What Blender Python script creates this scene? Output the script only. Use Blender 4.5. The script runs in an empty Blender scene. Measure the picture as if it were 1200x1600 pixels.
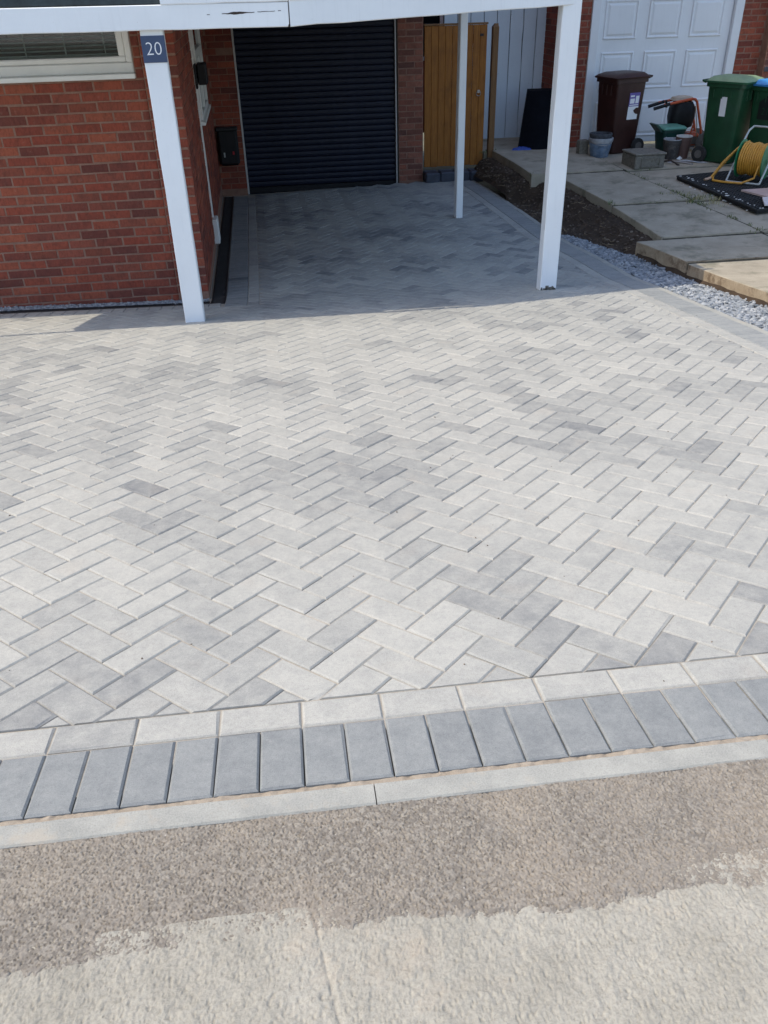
import bpy, math, random
import numpy as np
from mathutils import Matrix, Vector
random.seed(7); np.random.seed(7)
scene = bpy.context.scene
R = math.radians

# ------------------------------------------------------------------ camera
CAM_H, PITCH, ROLL, FPX = 1.32358, 0.571972, -0.026495, 1287.92
cd = bpy.data.cameras.new("camera"); cam = bpy.data.objects.new("camera", cd)
scene.collection.objects.link(cam); scene.camera = cam
cd.sensor_fit = 'VERTICAL'; cd.sensor_height = 24; cd.lens = FPX / 1600 * 24
cd.clip_start = .05; cd.clip_end = 400
cam.matrix_world = (Matrix.Translation((0, 0, CAM_H)) @ Matrix.Rotation(math.pi / 2 - PITCH, 4, 'X')
                    @ Matrix.Rotation(ROLL, 4, 'Z'))
# ------------------------------------------------------------------ sky, sun, exposure
SUN_EL, SUN_AZ = R(58), R(5)          # light travels towards +x, a little towards +y
world = bpy.data.worlds.new("World"); scene.world = world; world.use_nodes = True
wn = world.node_tree.nodes; sky = wn.new('ShaderNodeTexSky'); sky.sky_type = 'NISHITA'
sky.sun_disc = False; sky.sun_elevation = SUN_EL; sky.sun_rotation = R(265); sky.air_density = 1.0; sky.dust_density = 1.6; sky.ozone_density = 1.0
world.node_tree.links.new(sky.outputs[0], wn['Background'].inputs[0]); wn['Background'].inputs[1].default_value = .15
sd = bpy.data.lights.new("sun", 'SUN'); sd.energy = 2.0; sd.angle = R(.53); sd.color = (1, .905, .745)
sun = bpy.data.objects.new("sun", sd); scene.collection.objects.link(sun)
sun.rotation_euler = Vector((math.cos(SUN_AZ) * math.cos(SUN_EL), math.sin(SUN_AZ) * math.cos(SUN_EL), -math.sin(SUN_EL))).to_track_quat('-Z', 'Y').to_euler()
scene.view_settings.view_transform = 'Standard'; scene.view_settings.look = 'None'
scene.view_settings.exposure = .95; scene.view_settings.gamma = 1
scene.view_settings.use_curve_mapping = False

# ------------------------------------------------------------------ helpers
COL = scene.collection
def tag(o, label=None, cat=None, group=None, kind=None):
    if label: o["label"] = label
    if cat: o["category"] = cat
    if group: o["group"] = group
    if kind: o["kind"] = kind
    return o
def empty(name, loc=(0, 0, 0), rz=0, label=None, cat=None, group=None, rot=None):
    o = bpy.data.objects.new(name, None); COL.objects.link(o); o.location = loc
    o.rotation_euler = rot if rot else (0, 0, rz); o.empty_display_size = .1
    return tag(o, label, cat, group)
class MB:
    """collects vertices and faces of one part"""
    def __init__(s): s.v = []; s.f = []; s.t = []; s.r = []; s.m = []
    def add(s, vs, fs, t=0., r=0., mi=0):
        n = len(s.v); s.v += [tuple(p) for p in vs]; s.f += [tuple(i + n for i in f) for f in fs]
        s.t += [t] * len(vs); s.r += [r] * len(vs); s.m += [mi] * len(fs); return s
    def box(s, x0, x1, y0, y1, z0, z1, b=0., **k):
        if x1 < x0: x0, x1 = x1, x0
        if y1 < y0: y0, y1 = y1, y0
        if z1 < z0: z0, z1 = z1, z0
        if b <= 0:
            vs = [(x, y, z) for z in (z0, z1) for y in (y0, y1) for x in (x0, x1)]
            return s.add(vs, [(0, 2, 3, 1), (4, 5, 7, 6), (0, 1, 5, 4), (2, 6, 7, 3), (0, 4, 6, 2), (1, 3, 7, 5)], **k)
        c = ((x0 + x1) / 2, (y0 + y1) / 2, (z0 + z1) / 2); h = ((x1 - x0) / 2, (y1 - y0) / 2, (z1 - z0) / 2)
        b = min(b, .45 * min(h) * 2)
        vs = []; idx = {}
        for sx in (-1, 1):
            for sy in (-1, 1):
                for sz in (-1, 1):
                    for ax in range(3):
                        p = [c[i] + (sx, sy, sz)[i] * (h[i] - (0 if i == ax else b)) for i in range(3)]
                        idx[(sx, sy, sz, ax)] = len(vs); vs.append(p)
        fs = []
        for ax in range(3):
            o1, o2 = [(1, 2), (2, 0), (0, 1)][ax]
            for sg in (-1, 1):
                loop = []
                for a, b_ in ((-1, -1), (1, -1), (1, 1), (-1, 1)):
                    k3 = [0, 0, 0]; k3[ax] = sg; k3[o1] = a; k3[o2] = b_; loop.append(idx[(*k3, ax)])
                fs.append(tuple(loop if sg > 0 else loop[::-1]))
            for a in (-1, 1):
                for b_ in (-1, 1):
                    def key(e, axx):
                        k3 = [0, 0, 0]; k3[ax] = e; k3[o1] = a; k3[o2] = b_; return idx[(*k3, axx)]
                    l = (key(-1, o1), key(1, o1), key(1, o2), key(-1, o2)); fs.append(l if a * b_ > 0 else l[::-1])
        for sx in (-1, 1):
            for sy in (-1, 1):
                for sz in (-1, 1):
                    l = tuple(idx[(sx, sy, sz, a)] for a in range(3)); fs.append(l if sx * sy * sz > 0 else l[::-1])
        return s.add(vs, fs, **k)
    def loft(s, rings, cap=True, closed=True, **k):
        n = len(rings[0]); vs = [p for r_ in rings for p in r_]; fs = []
        for i in range(len(rings) - 1):
            for j in range(n if closed else n - 1):
                a, b = i * n + j, i * n + (j + 1) % n; fs.append((a, b, b + n, a + n))
        if cap and closed: fs += [tuple(range(n))[::-1], tuple(range((len(rings) - 1) * n, len(rings) * n))]
        return s.add(vs, fs, **k)
    def lathe(s, prof, c=(0, 0, 0), n=20, cap=True, axis='Z', **k):
        rings = []
        for r_, z in prof:
            ring = []
            for j in range(n):
                a = 2 * math.pi * j / n; p = (r_ * math.cos(a), r_ * math.sin(a), z)
                if axis == 'X': p = (p[2], p[0], p[1])
                if axis == 'Y': p = (p[1], p[2], p[0])
                ring.append((p[0] + c[0], p[1] + c[1], p[2] + c[2]))
            rings.append(ring)
        return s.loft(rings, cap, **k)
    def tube(s, pts, r_, n=8, cap=True, **k):
        P = [Vector(p) for p in pts]; rings = []; up = Vector((0, 0, 1)); prev = None
        for i, p in enumerate(P):
            d = (P[min(i + 1, len(P) - 1)] - P[max(i - 1, 0)]).normalized()
            if prev is None:
                a = d.cross(up) if abs(d.z) < .95 else d.cross(Vector((1, 0, 0)))
            else: a = prev - d * prev.dot(d)
            a.normalize(); prev = a; b = d.cross(a); rr = r_[i] if isinstance(r_, (list, tuple)) else r_
            rings.append([tuple(p + rr * (math.cos(2 * math.pi * j / n) * a + math.sin(2 * math.pi * j / n) * b)) for j in range(n)])
        return s.loft(rings, cap, **k)
    def prism(s, poly, z0, z1, **k):
        n = len(poly); vs = [(x, y, z0) for x, y in poly] + [(x, y, z1) for x, y in poly]
        return s.add(vs, [tuple(range(n))[::-1], tuple(range(n, 2 * n))] + [(i, (i + 1) % n, (i + 1) % n + n, i + n) for i in range(n)], **k)
    def mesh(s, name, mat=None, smooth=False):
        me = bpy.data.meshes.new(name); me.from_pydata(s.v, [], s.f)
        for nm, d in (("tint", s.t), ("rnd", s.r)):
            if any(d):
                a = me.attributes.new(nm, 'FLOAT', 'POINT'); a.data.foreach_set("value", d)
        for m_ in (mat if isinstance(mat, (list, tuple)) else [mat]):
            if m_: me.materials.append(m_)
        if isinstance(mat, (list, tuple)): me.polygons.foreach_set("material_index", s.m)
        if smooth:
            me.polygons.foreach_set("use_smooth", [True] * len(me.polygons)); me.set_sharp_from_angle(angle=R(38))
        me.update(); return me
    def build(s, name, mat, parent=None, smooth=False, loc=(0, 0, 0), rz=0):
        return link(name, s.mesh(name, mat, smooth), parent, loc, rz)
def link(name, me, parent=None, loc=(0, 0, 0), rz=0, rot=None):
    o = bpy.data.objects.new(name, me); COL.objects.link(o); o.parent = parent; o.location = loc
    o.rotation_euler = rot if rot else (0, 0, rz); return o

# ------------------------------------------------------------------ materials
class NT:
    def __init__(s, name):
        s.m = bpy.data.materials.new(name); s.m.use_nodes = True; s.t = s.m.node_tree
        s.b = s.t.nodes['Principled BSDF']
    def n(s, typ, **kw):
        nd = s.t.nodes.new('ShaderNode' + typ)
        for k, v in kw.items():
            if k.startswith('i_'):
                key = k[2:]; key = int(key) if key.isdigit() else key
                s.put(nd.inputs[key], v)
            else: setattr(nd, k, v)
        return nd
    def put(s, inp, v):
        if hasattr(v, 'links') or isinstance(v, bpy.types.NodeSocket): s.t.links.new(v, inp)
        else: inp.default_value = v
    def obj(s): return s.n('TexCoord').outputs['Object']
    def pos(s): return s.n('NewGeometry').outputs['Position']
    def attr(s, name): return s.n('Attribute', attribute_name=name).outputs['Fac']
    def noise(s, vec, scale, det=4, rough=.55, w=None):
        nd = s.n('TexNoise', i_Scale=scale, i_Detail=det, i_Roughness=rough); s.put(nd.inputs['Vector'], vec); return nd.outputs['Fac']
    def vor(s, vec, scale, feature='F1', out='Distance'):
        nd = s.n('TexVoronoi', feature=feature, i_Scale=scale); s.put(nd.inputs['Vector'], vec); return nd.outputs[out]
    def math(s, op, a, b=0., clamp=False):
        nd = s.n('Math', operation=op, use_clamp=clamp); s.put(nd.inputs[0], a); s.put(nd.inputs[1], b); return nd.outputs[0]
    def ramp(s, f, stops):
        nd = s.n('ValToRGB'); e = nd.color_ramp.elements
        while len(e) < len(stops): e.new(.5)
        for el, (p, c) in zip(e, stops): el.position = p; el.color = (*c, 1) if len(c) == 3 else c
        s.put(nd.inputs[0], f); return nd.outputs[0]
    def rampf(s, f, a, b, lo=0., hi=1.):
        nd = s.n('MapRange'); s.put(nd.inputs[0], f); nd.inputs[1].default_value = a; nd.inputs[2].default_value = b
        nd.inputs[3].default_value = lo; nd.inputs[4].default_value = hi; return nd.outputs[0]
    def mix(s, f, a, b, typ='MIX'):
        nd = s.n('Mix', data_type='RGBA', blend_type=typ); s.put(nd.inputs[0], f)
        for i, v in ((6, a), (7, b)): s.put(nd.inputs[i], (*v, 1) if isinstance(v, tuple) and len(v) == 3 else v)
        return nd.outputs[2]
    def bump(s, h, dist=.002, st=1., nrm=None):
        nd = s.n('Bump', i_Distance=dist, i_Strength=st); s.put(nd.inputs['Height'], h)
        if nrm is not None: s.put(nd.inputs['Normal'], nrm)
        return nd.outputs[0]
    def done(s, col, rough=.8, nrm=None, metal=0., spec=None):
        s.put(s.b.inputs['Base Color'], (*col, 1) if isinstance(col, tuple) and len(col) == 3 else col)
        s.put(s.b.inputs['Roughness'], rough); s.b.inputs['Metallic'].default_value = metal
        if spec is not None: s.b.inputs['Specular IOR Level'].default_value = spec
        if nrm is not None: s.put(s.b.inputs['Normal'], nrm)
        return s.m
M = {}
def plain(name, col, rough=.6, var=.25, scale=8, metal=0., bump=.0006, spec=None, dirt=None):
    """painted / plastic / metal surface with uneven tone and grime"""
    t = NT(name); v = t.obj(); n1 = t.noise(v, scale, 6, .65); n2 = t.noise(v, scale * 9, 4, .6)
    c = t.mix(t.rampf(n1, .3, .7), tuple(x * (1 - var) for x in col), tuple(min(1, x * (1 + var)) for x in col))
    if dirt: c = t.mix(t.rampf(t.noise(v, scale * .6, 8, .7), .52, .72, 0, .75), c, dirt)
    M[name] = t.done(c, t.rampf(n2, .2, .8, max(.05, rough - .12), min(1, rough + .12)), t.bump(n2, bump), metal, spec); return M[name]
def m_paver(name, light, mid, dark, warm=.25):
    t = NT(name); p = t.pos(); tint = t.attr('tint'); rnd = t.attr('rnd')
    off = t.n('VectorMath', operation='ADD'); t.put(off.inputs[0], p)
    cx = t.n('CombineXYZ'); t.put(cx.inputs[0], t.math('MULTIPLY', rnd, 37.)); t.put(cx.inputs[1], t.math('MULTIPLY', rnd, 91.)); t.put(off.inputs[1], cx.outputs[0])
    v = off.outputs[0]
    blot = t.noise(v, 17, 5, .65)                                   # brindled flow through each block
    f = t.math('ADD', tint, t.rampf(blot, .3, .7, -.2, .2), True)
    c = t.ramp(f, [(0, light), (.45, mid), (1, dark)])
    c = t.mix(t.rampf(t.noise(v, 5, 2), .6, .8, 0, warm), c, (.43, .375, .31))     # warm bloom
    c = t.mix(1., c, t.ramp(t.noise(p, 75, 4, .7), [(.3, (.90, .90, .91)), (.5, (1, 1, 1)), (.7, (1.06, 1.06, 1.05))]), 'MULTIPLY')
    fine = t.noise(p, 420, 3, .7); grit = t.noise(p, 1100, 2, .6)
    c = t.mix(1., c, t.ramp(fine, [(.3, (.74, .74, .75)), (.52, (1, 1, 1)), (.75, (1.16, 1.16, 1.14))]), 'MULTIPLY')
    c = t.mix(t.rampf(t.vor(p, 130), .0, .075, .75, 0), c, (.62, .61, .57))         # pale specks
    c = t.mix(t.rampf(t.noise(p, 33, 8, .75), .62, .74, 0, .3), c, (.47, .46, .43)) # dry scuffs
    pit = t.rampf(t.noise(p, 300, 2, .5), .66, .74, 0, 1); c = t.mix(t.math('MULTIPLY', pit, .35), c, (.13, .13, .13))
    h = t.math('ADD', t.math('MULTIPLY', fine, .7), t.math('SUBTRACT', t.math('MULTIPLY', grit, .3), t.math('MULTIPLY', pit, .5)))
    M[name] = t.done(c, .9, t.bump(h, .0016, .55), spec=.25)
m_paver('paver', (.408, .400, .364), (.325, .323, .301), (.182, .187, .190))
m_paver('charcoal', (.29, .297, .288), (.232, .242, .240), (.145, .155, .162), 0.)
def m_brick(name, cols, mort):
    t = NT(name); oi = t.n('ObjectInfo').outputs['Random']; r_ = t.math('FRACT', t.math('ADD', oi, t.attr('rnd')))
    p = t.pos(); c = t.ramp(r_, [(i / (len(cols) - 1), x) for i, x in enumerate(cols)])
    sc = t.n('VectorMath', operation='MULTIPLY'); t.put(sc.inputs[0], p); sc.inputs[1].default_value = (60, 60, 25)
    n1 = t.noise(sc.outputs[0], 1., 6, .7); n2 = t.noise(p, 11, 6, .7)
    c = t.mix(1., c, t.ramp(n1, [(.25, (.62, .58, .56)), (.5, (1, 1, 1)), (.8, (1.25, 1.2, 1.15))]), 'MULTIPLY')
    c = t.mix(t.rampf(n2, .46, .76, 0, .6), c, (.085, .038, .03))
    c = t.mix(t.rampf(t.noise(p, 24, 8, .8), .58, .74, 0, .6), c, mort)
    c = t.mix(t.rampf(t.vor(p, 34), .0, .05, .8, 0), c, (.5, .42, .36))
    M[name] = t.done(c, .88, t.bump(t.noise(p, 160, 6, .7), .004, .6), spec=.3)
m_brick('brick', [(.25, .058, .035), (.31, .076, .044), (.18, .05, .036), (.34, .095, .052), (.27, .062, .037), (.145, .045, .034), (.29, .08, .05), (.22, .062, .038)], (.33, .20, .15))
m_brick('brick_old', [(.20, .075, .05), (.28, .10, .065), (.15, .06, .045), (.30, .12, .08), (.21, .085, .06), (.12, .055, .045)], (.28, .19, .14))
def m_rough(name, a, b, scale=20, fine=200, bump=.003, extra=None, rough=.9):
    t = NT(name); p = t.pos(); n1 = t.noise(p, scale, 8, .65); n2 = t.noise(p, fine, 5, .7)
    c = t.mix(t.rampf(n1, .3, .7), a, b)
    c = t.mix(1., c, t.ramp(n2, [(.25, (.7, .7, .7)), (.5, (1, 1, 1)), (.8, (1.2, 1.2, 1.18))]), 'MULTIPLY')
    if extra: c = t.mix(t.rampf(t.noise(p, extra[1], 6, .7), extra[2], extra[2] + .12, 0, extra[3]), c, extra[0])
    M[name] = t.done(c, rough, t.bump(t.math('ADD', n2, t.math('MULTIPLY', n1, .6)), bump, .7), spec=.25)
m_rough('mortar', (.22, .118, .083), (.32, .185, .135), 14, 200, .005)
m_rough('sand', (.30, .275, .235), (.41, .375, .32), 40, 500, .002)
m_rough('bed_mortar', (.30, .25, .195), (.41, .35, .28), 40, 500, .004)
m_rough('kerb_concrete', (.285, .285, .262), (.375, .37, .335), 11, 300, .002, ((.40, .35, .28), 9, .55, .5))
m_rough('road_concrete', (.285, .268, .225), (.385, .363, .31), 5, 160, .004, ((.42, .35, .27), 2.2, .55, .5))
m_rough('slab', (.29, .255, .195), (.41, .36, .28), 4, 220, .002, ((.17, .16, .115), 2.5, .52, .8))
m_rough('slab_edge', (.27, .20, .13), (.42, .34, .24), 9, 120, .006, ((.16, .11, .07), 7, .5, .8))
m_rough('soil', (.038, .027, .019), (.08, .055, .037), 8, 130, .016, ((.13, .09, .06), 5, .58, .7))
m_rough('joint_dirt', (.035, .032, .022), (.07, .062, .042), 20, 150, .006)
m_rough('ground', (.10, .10, .07), (.16, .15, .10), 1.5, 60, .01)
m_rough('grit_block', (.13, .12, .10), (.24, .22, .185), 30, 200, .004, ((.09, .10, .06), 20, .55, .8))
def m_tarmac():
    t = NT('tarmac'); p = t.pos(); h = t.attr('tint')
    cid = t.n('TexVoronoi', i_Scale=140.); t.put(cid.inputs['Vector'], p)
    sp = t.n('SeparateColor'); t.put(sp.inputs[0], cid.outputs['Color'])
    c = t.ramp(sp.outputs[0], [(0, (.13, .114, .095)), (.5, (.19, .170, .143)), (1, (.265, .242, .205))])
    c = t.mix(t.rampf(h, .0, .45, .75, 0), c, (.085, .078, .07))
    big = t.noise(p, 4.5, 5, .6); c = t.mix(t.rampf(big, .42, .68, 0, .55), c, (.30, .255, .20))   # sand swept into it
    c = t.mix(t.rampf(t.noise(p, 2.3, 4), .5, .7, 0, .35), c, (.175, .165, .15))
    c = t.mix(t.rampf(t.noise(p, 900, 3), .35, .7, 0, .3), c, (.35, .32, .28))
    c = t.mix(t.rampf(t.vor(p, 21), 0, .045, .9, 0), c, (.55, .52, .47))
    M['tarmac'] = t.done(c, .85, t.bump(t.noise(p, 700, 3, .6), .0012, .6), spec=.3)
m_tarmac()
def m_stone(name, cols):
    t = NT(name); r_ = t.attr('rnd'); c = t.ramp(r_, [(i / (len(cols) - 1), x) for i, x in enumerate(cols)])
    c = t.mix(t.rampf(t.noise(t.pos(), 160, 4), .35, .7, 0, .3), c, tuple(x * 1.4 for x in cols[0])); M[name] = t.done(c, .8, t.bump(t.noise(t.pos(), 400, 3), .001), spec=.3)
m_stone('slate_chip', [(.17, .19, .215), (.26, .28, .30), (.10, .115, .13), (.36, .375, .39), (.21, .23, .25), (.42, .43, .43), (.16, .175, .19)])
m_stone('rubble', [(.085, .06, .042), (.11, .078, .054), (.05, .036, .026), (.13, .095, .066), (.07, .048, .034), (.095, .066, .046), (.06, .042, .03), (.10, .07, .05), (.26, .215, .17)])
def m_wood(name, a, b, c2, sc=(14, 14, 1.2)):
    t = NT(name); v = t.obj(); mp = t.n('Mapping'); t.put(mp.inputs[0], v); mp.inputs['Scale'].default_value = sc
    oi = t.n('ObjectInfo').outputs['Random']; t.put(mp.inputs['Location'], t.n('CombineXYZ', i_0=t.math('MULTIPLY', oi, 30.)).outputs[0])
    n1 = t.noise(mp.outputs[0], 3.2, 6, .62); c = t.ramp(n1, [(.28, a), (.5, b), (.72, c2)])
    c = t.mix(t.rampf(oi, 0, 1, 0, .35), c, a); c = t.mix(t.rampf(t.noise(v, 5, 5), .5, .75, 0, .5), c, tuple(x * .55 for x in a))
    M[name] = t.done(c, .62, t.bump(n1, .0015), spec=.35)
m_wood('gate_wood', (.20, .070, .010), (.31, .115, .016), (.39, .158, .026))
m_wood('post_wood', (.13, .062, .022), (.20, .10, .038), (.25, .14, .06))
def m_white(name, col, wear=.66, under=(.28, .24, .2)):
    t = NT(name); v = t.pos(); n = t.noise(v, 7, 9, .72); g = t.noise(v, 2.2, 5, .6)
    c = t.mix(t.rampf(g, .35, .75, 0, .5), col, tuple(x * .86 for x in col))
    mp = t.n('Mapping'); t.put(mp.inputs[0], v); mp.inputs['Scale'].default_value = (40, 40, 2.5)
    st = t.noise(mp.outputs[0], 1, 5, .6); c = t.mix(t.rampf(st, .55, .8, 0, .22), c, tuple(x * .7 for x in col))
    c = t.mix(t.rampf(t.noise(v, 38, 6, .75), wear, wear + .05, 0, .85), c, under)
    M[name] = t.done(c, .5, t.bump(t.math('ADD', n, t.math('MULTIPLY', t.noise(v, 60, 4), .4)), .003, .5), spec=.4)
m_white('white_paint', (.80, .82, .83), .675)
m_white('board_paint', (.70, .79, .87), .645, (.16, .17, .17))
m_white('door_white', (.76, .78, .80), .78)
plain('upvc', (.78, .77, .73), .35, .06, 4)
plain('upvc_shade', (.50, .50, .46), .4, .1, 4)
plain('steel_guide', (.52, .50, .47), .5, .1)
plain('roller', (.008, .011, .026), .5, .2, 3, bump=.0003, spec=.3)
plain('navy', (.035, .06, .125), .4, .1); plain('white_print', (.8, .8, .8), .5, .03)
plain('black_plastic', (.010, .010, .012), .55, .3, spec=.3); plain('rubber', (.022, .022, .022), .75, .3)
plain('felt', (.03, .042, .046), .85, .3, 20); plain('soffit', (.32, .32, .31), .7, .15)
plain('brown_bin', (.038, .012, .010), .45, .3, 5, dirt=(.06, .03, .025)); plain('green_bin', (.012, .062, .026), .42, .25, 5, dirt=(.03, .075, .045))
plain('green_lid', (.20, .29, .17), .6, .2, 6); plain('green_rim', (.035, .125, .06), .45, .2, 6); plain('blue_lid', (.05, .25, .58), .45, .15, 6)
plain('caddy_green', (.006, .042, .036), .4, .25); plain('caddy_lid', (.10, .27, .21), .5, .15)
plain('bucket_blue', (.13, .19, .28), .6, .4, 14, dirt=(.34, .34, .33)); plain('bucket_rim', (.33, .34, .36), .7, .25, 18, dirt=(.14, .15, .16)); plain('cement_dark', (.055, .06, .07), .85, .4, 25)
plain('pot_dark', (.05, .045, .043), .7, .4, 20, dirt=(.16, .14, .12)); plain('pot_brown', (.10, .055, .045), .6, .2); plain('rim_white', (.62, .60, .57), .6, .1)
plain('orange', (.50, .085, .025), .45, .25, 12, dirt=(.2, .07, .03)); plain('tan_cloth', (.40, .34, .27), .9, .2)
plain('hose', (.55, .27, .035), .45, .15, 20); plain('reel_green', (.015, .20, .085), .4, .15); plain('tube_grey', (.42, .45, .44), .4, .15, metal=.3)
plain('brass', (.5, .33, .22), .4, .2, metal=.4); plain('metal', (.36, .34, .33), .4, .3, 20, metal=.8); plain('pink_board', (.50, .37, .33), .8, .15, 6); plain('pale_board', (.60, .55, .54), .8, .08, 6)
plain('sheet_black', (.004, .005, .008), .85, .3, 6, bump=.003, spec=.1); plain('blue_bag', (.02, .06, .30), .35, .3, 15, bump=.004)
plain('engineering', (.045, .052, .072), .5, .3, 10); plain('label_purple', (.16, .12, .36), .5, .15); plain('ink', (.006, .010, .008), .5, .1)
plain('red', (.42, .02, .03), .6, .1); plain('twig', (.24, .18, .11), .8, .3); plain('weed', (.10, .13, .035), .7, .45, 30); plain('weed_dry', (.30, .27, .13), .8, .3, 30)
plain('blind', (.085, .125, .108), .6, .08); plain('grey_tyre', (.12, .11, .10), .85, .25, 15); plain('crack', (.045, .03, .025), .9, .3, 40); plain('lintel', (.42, .40, .36), .8, .12)
t = NT('glass'); t.b.inputs['Transmission Weight'].default_value = 0; M['glass'] = t.done((.012, .015, .017), .04, spec=.6)
t = NT('pane'); tr = t.n('BsdfTransparent'); gl = t.n('BsdfGlossy'); gl.inputs['Roughness'].default_value = .02; mx = t.n('MixShader'); mx.inputs[0].default_value = .04
t.t.links.new(tr.outputs[0], mx.inputs[1]); t.t.links.new(gl.outputs[0], mx.inputs[2]); t.t.links.new(mx.outputs[0], t.t.nodes['Material Output'].inputs[0]); M['pane'] = t.m

# ------------------------------------------------------------------ ground shape
WA = .127213; C0 = np.array([-1.53, 7.38]); E1 = np.array([math.cos(WA), math.sin(WA)]); E2 = np.array([-math.sin(WA), math.cos(WA)])
def H2W(hx, hy): return C0 + hx * E1 + hy * E2
def W2H(x, y): d = np.array([x, y]) - C0; return d @ E1, d @ E2
GX, G1, G2, YA, YB = .0107537, .1363695, .02, 7.2, 7.6
def sm(a, b, x): t_ = min(1, max(0, (x - a) / (b - a))); return t_ * t_ * (3 - 2 * t_)
def zg(x, y):
    if y < YA: s = -G1 * y
    elif y < YB: t_ = y - YA; s = -G1 * y + (G1 - G2) * t_ * t_ / (2 * (YB - YA))
    else: s = -G1 * YB + (G1 - G2) * (YB - YA) / 2 - G2 * (y - YB)
    dip = .022 * (min(max(x, -1.6), .5) - .5) * (1 - sm(1.5, 4.5, -x)) * sm(6.3, 7.5, y)
    return GX * x + s + dip
def zs(y):
    if y > 11.5: return -.761
    if y > 8.2: return -.86 + (y - 8.2) * .03
    if y > 7.2: return -.82 - (y - 7.2) * .04
    return -.82 + (7.2 - y) * .128
def grid(name, xs, ys, zf, mat, parent=None):
    mb = MB(); nx = len(xs); vs = [(x, y, zf(x, y)) for y in ys for x in xs]
    mb.add(vs, [(j * nx + i, j * nx + i + 1, (j + 1) * nx + i + 1, (j + 1) * nx + i) for j in range(len(ys) - 1) for i in range(nx - 1)])
    return mb.build(name, mat, parent)
tag(grid('ground', list(np.linspace(-60, 60, 13)), [-60, -20, -6, 0, 2, 4, 6, 7.3, 8, 12, 16, 30, 80], lambda x, y: (zg(0, max(-3, min(y, 16))) - .35), M['ground']), kind='structure')

# ------------------------------------------------------------------ driveway: bed, border blocks, herringbone pavers
SX, SY, SA = -.789801, 1.138417, .11041; K1 = np.array([math.cos(SA), math.sin(SA)]); K2 = np.array([-math.sin(SA), math.cos(SA)])
def K2W(u, v): return np.array([SX, SY]) + u * K1 + v * K2
def W2K(x, y): d = np.array([x, y]) - (SX, SY); return d @ K1, d @ K2
edge_pts = [(1.395, 12.55), (1.577, 11.634), (1.709, 10.773), (1.858, 9.777), (1.985, 8.932), (2.205, 8.045), (2.375, 7.165), (2.465, 6.324), (2.578, 5.211), (2.69, 4.1), (2.78, 3.2), (2.87, 2.3), (2.98, 1.2)]
def catmull(P, n=14):
    P = [np.array(p) for p in P]; P = [2 * P[0] - P[1]] + P + [2 * P[-1] - P[-2]]; out = []
    for i in range(1, len(P) - 2):
        for k in range(n):
            t_ = k / n; out.append(.5 * ((2 * P[i]) + (-P[i - 1] + P[i + 1]) * t_ + (2 * P[i - 1] - 5 * P[i] + 4 * P[i + 1] - P[i + 2]) * t_ ** 2 + (-P[i - 1] + 3 * P[i] - 3 * P[i + 1] + P[i + 2]) * t_ ** 3))
    return np.array(out + [P[-2]])
EDGE = catmull(edge_pts)
seg = np.diff(EDGE, axis=0); SL = np.concatenate([[0], np.cumsum(np.hypot(seg[:, 0], seg[:, 1]))])
def edge_at(s, d):
    i = int(np.clip(np.searchsorted(SL, s) - 1, 0, len(seg) - 1)); t_ = (s - SL[i]) / (SL[i + 1] - SL[i])
    p = EDGE[i] + t_ * seg[i]
    def nrm(j): j = int(np.clip(j, 0, len(seg) - 1)); u = seg[j] / np.hypot(*seg[j]); return np.array([u[1], -u[0]])   # inward (towards -x)
    n_ = nrm(i - 1) * .5 * (1 - t_) + nrm(i) + nrm(i + 1) * .5 * t_; n_ /= np.hypot(*n_); return p + d * n_
def xedge(y): return float(np.interp(-y, -EDGE[:, 1], EDGE[:, 0]))
DRIVE = grid('driveway', list(np.linspace(-5.2, 3.2, 43)), list(np.linspace(1.2, 7, 30)) + list(np.linspace(7.1, 12.4, 28)),
             lambda x, y: zg(min(x, xedge(y) - .02), y) - (.09 if W2K(x, y)[1] < .02 else 0) - (.0056 if x < xedge(y) - .03 else .16), M['sand'])
tag(DRIVE, kind='structure')
def vnoise(x, y, s, seed=0):
    """smooth value noise for slow colour drift"""
    rs = np.random.RandomState(seed); T = rs.rand(64, 64); u, v = x * s + 20, y * s + 20; i, j = int(math.floor(u)), int(math.floor(v)); fu, fv = u - i, v - j
    fu = fu * fu * (3 - 2 * fu); fv = fv * fv * (3 - 2 * fv); g = lambda a, b: T[a % 64, b % 64]
    return (g(i, j) * (1 - fu) + g(i + 1, j) * fu) * (1 - fv) + (g(i, j + 1) * (1 - fu) + g(i + 1, j + 1) * fu) * fv
def inset(poly, ds):
    n = len(poly); out = []
    for i in range(n):
        a, b, c = np.array(poly[i - 1]), np.array(poly[i]), np.array(poly[(i + 1) % n])
        e0 = (b - a) / np.hypot(*(b - a)); e1 = (c - b) / np.hypot(*(c - b)); n0 = np.array([-e0[1], e0[0]]); n1 = np.array([-e1[1], e1[0]])
        det = n0[0] * n1[1] - n0[1] * n1[0]; c0 = n0 @ b + ds[i - 1]; c1 = n1 @ b + ds[i]
        if abs(det) < .05: out.append(b + n0 * ds[i - 1])
        else: out.append(np.array([(c0 * n1[1] - c1 * n0[1]) / det, (n0[0] * c1 - n1[0] * c0) / det]))
    return out
def area(p): p = np.array(p); return .5 * abs(np.sum(p[:, 0] * np.roll(p[:, 1], -1) - p[:, 1] * np.roll(p[:, 0], -1)))
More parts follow.
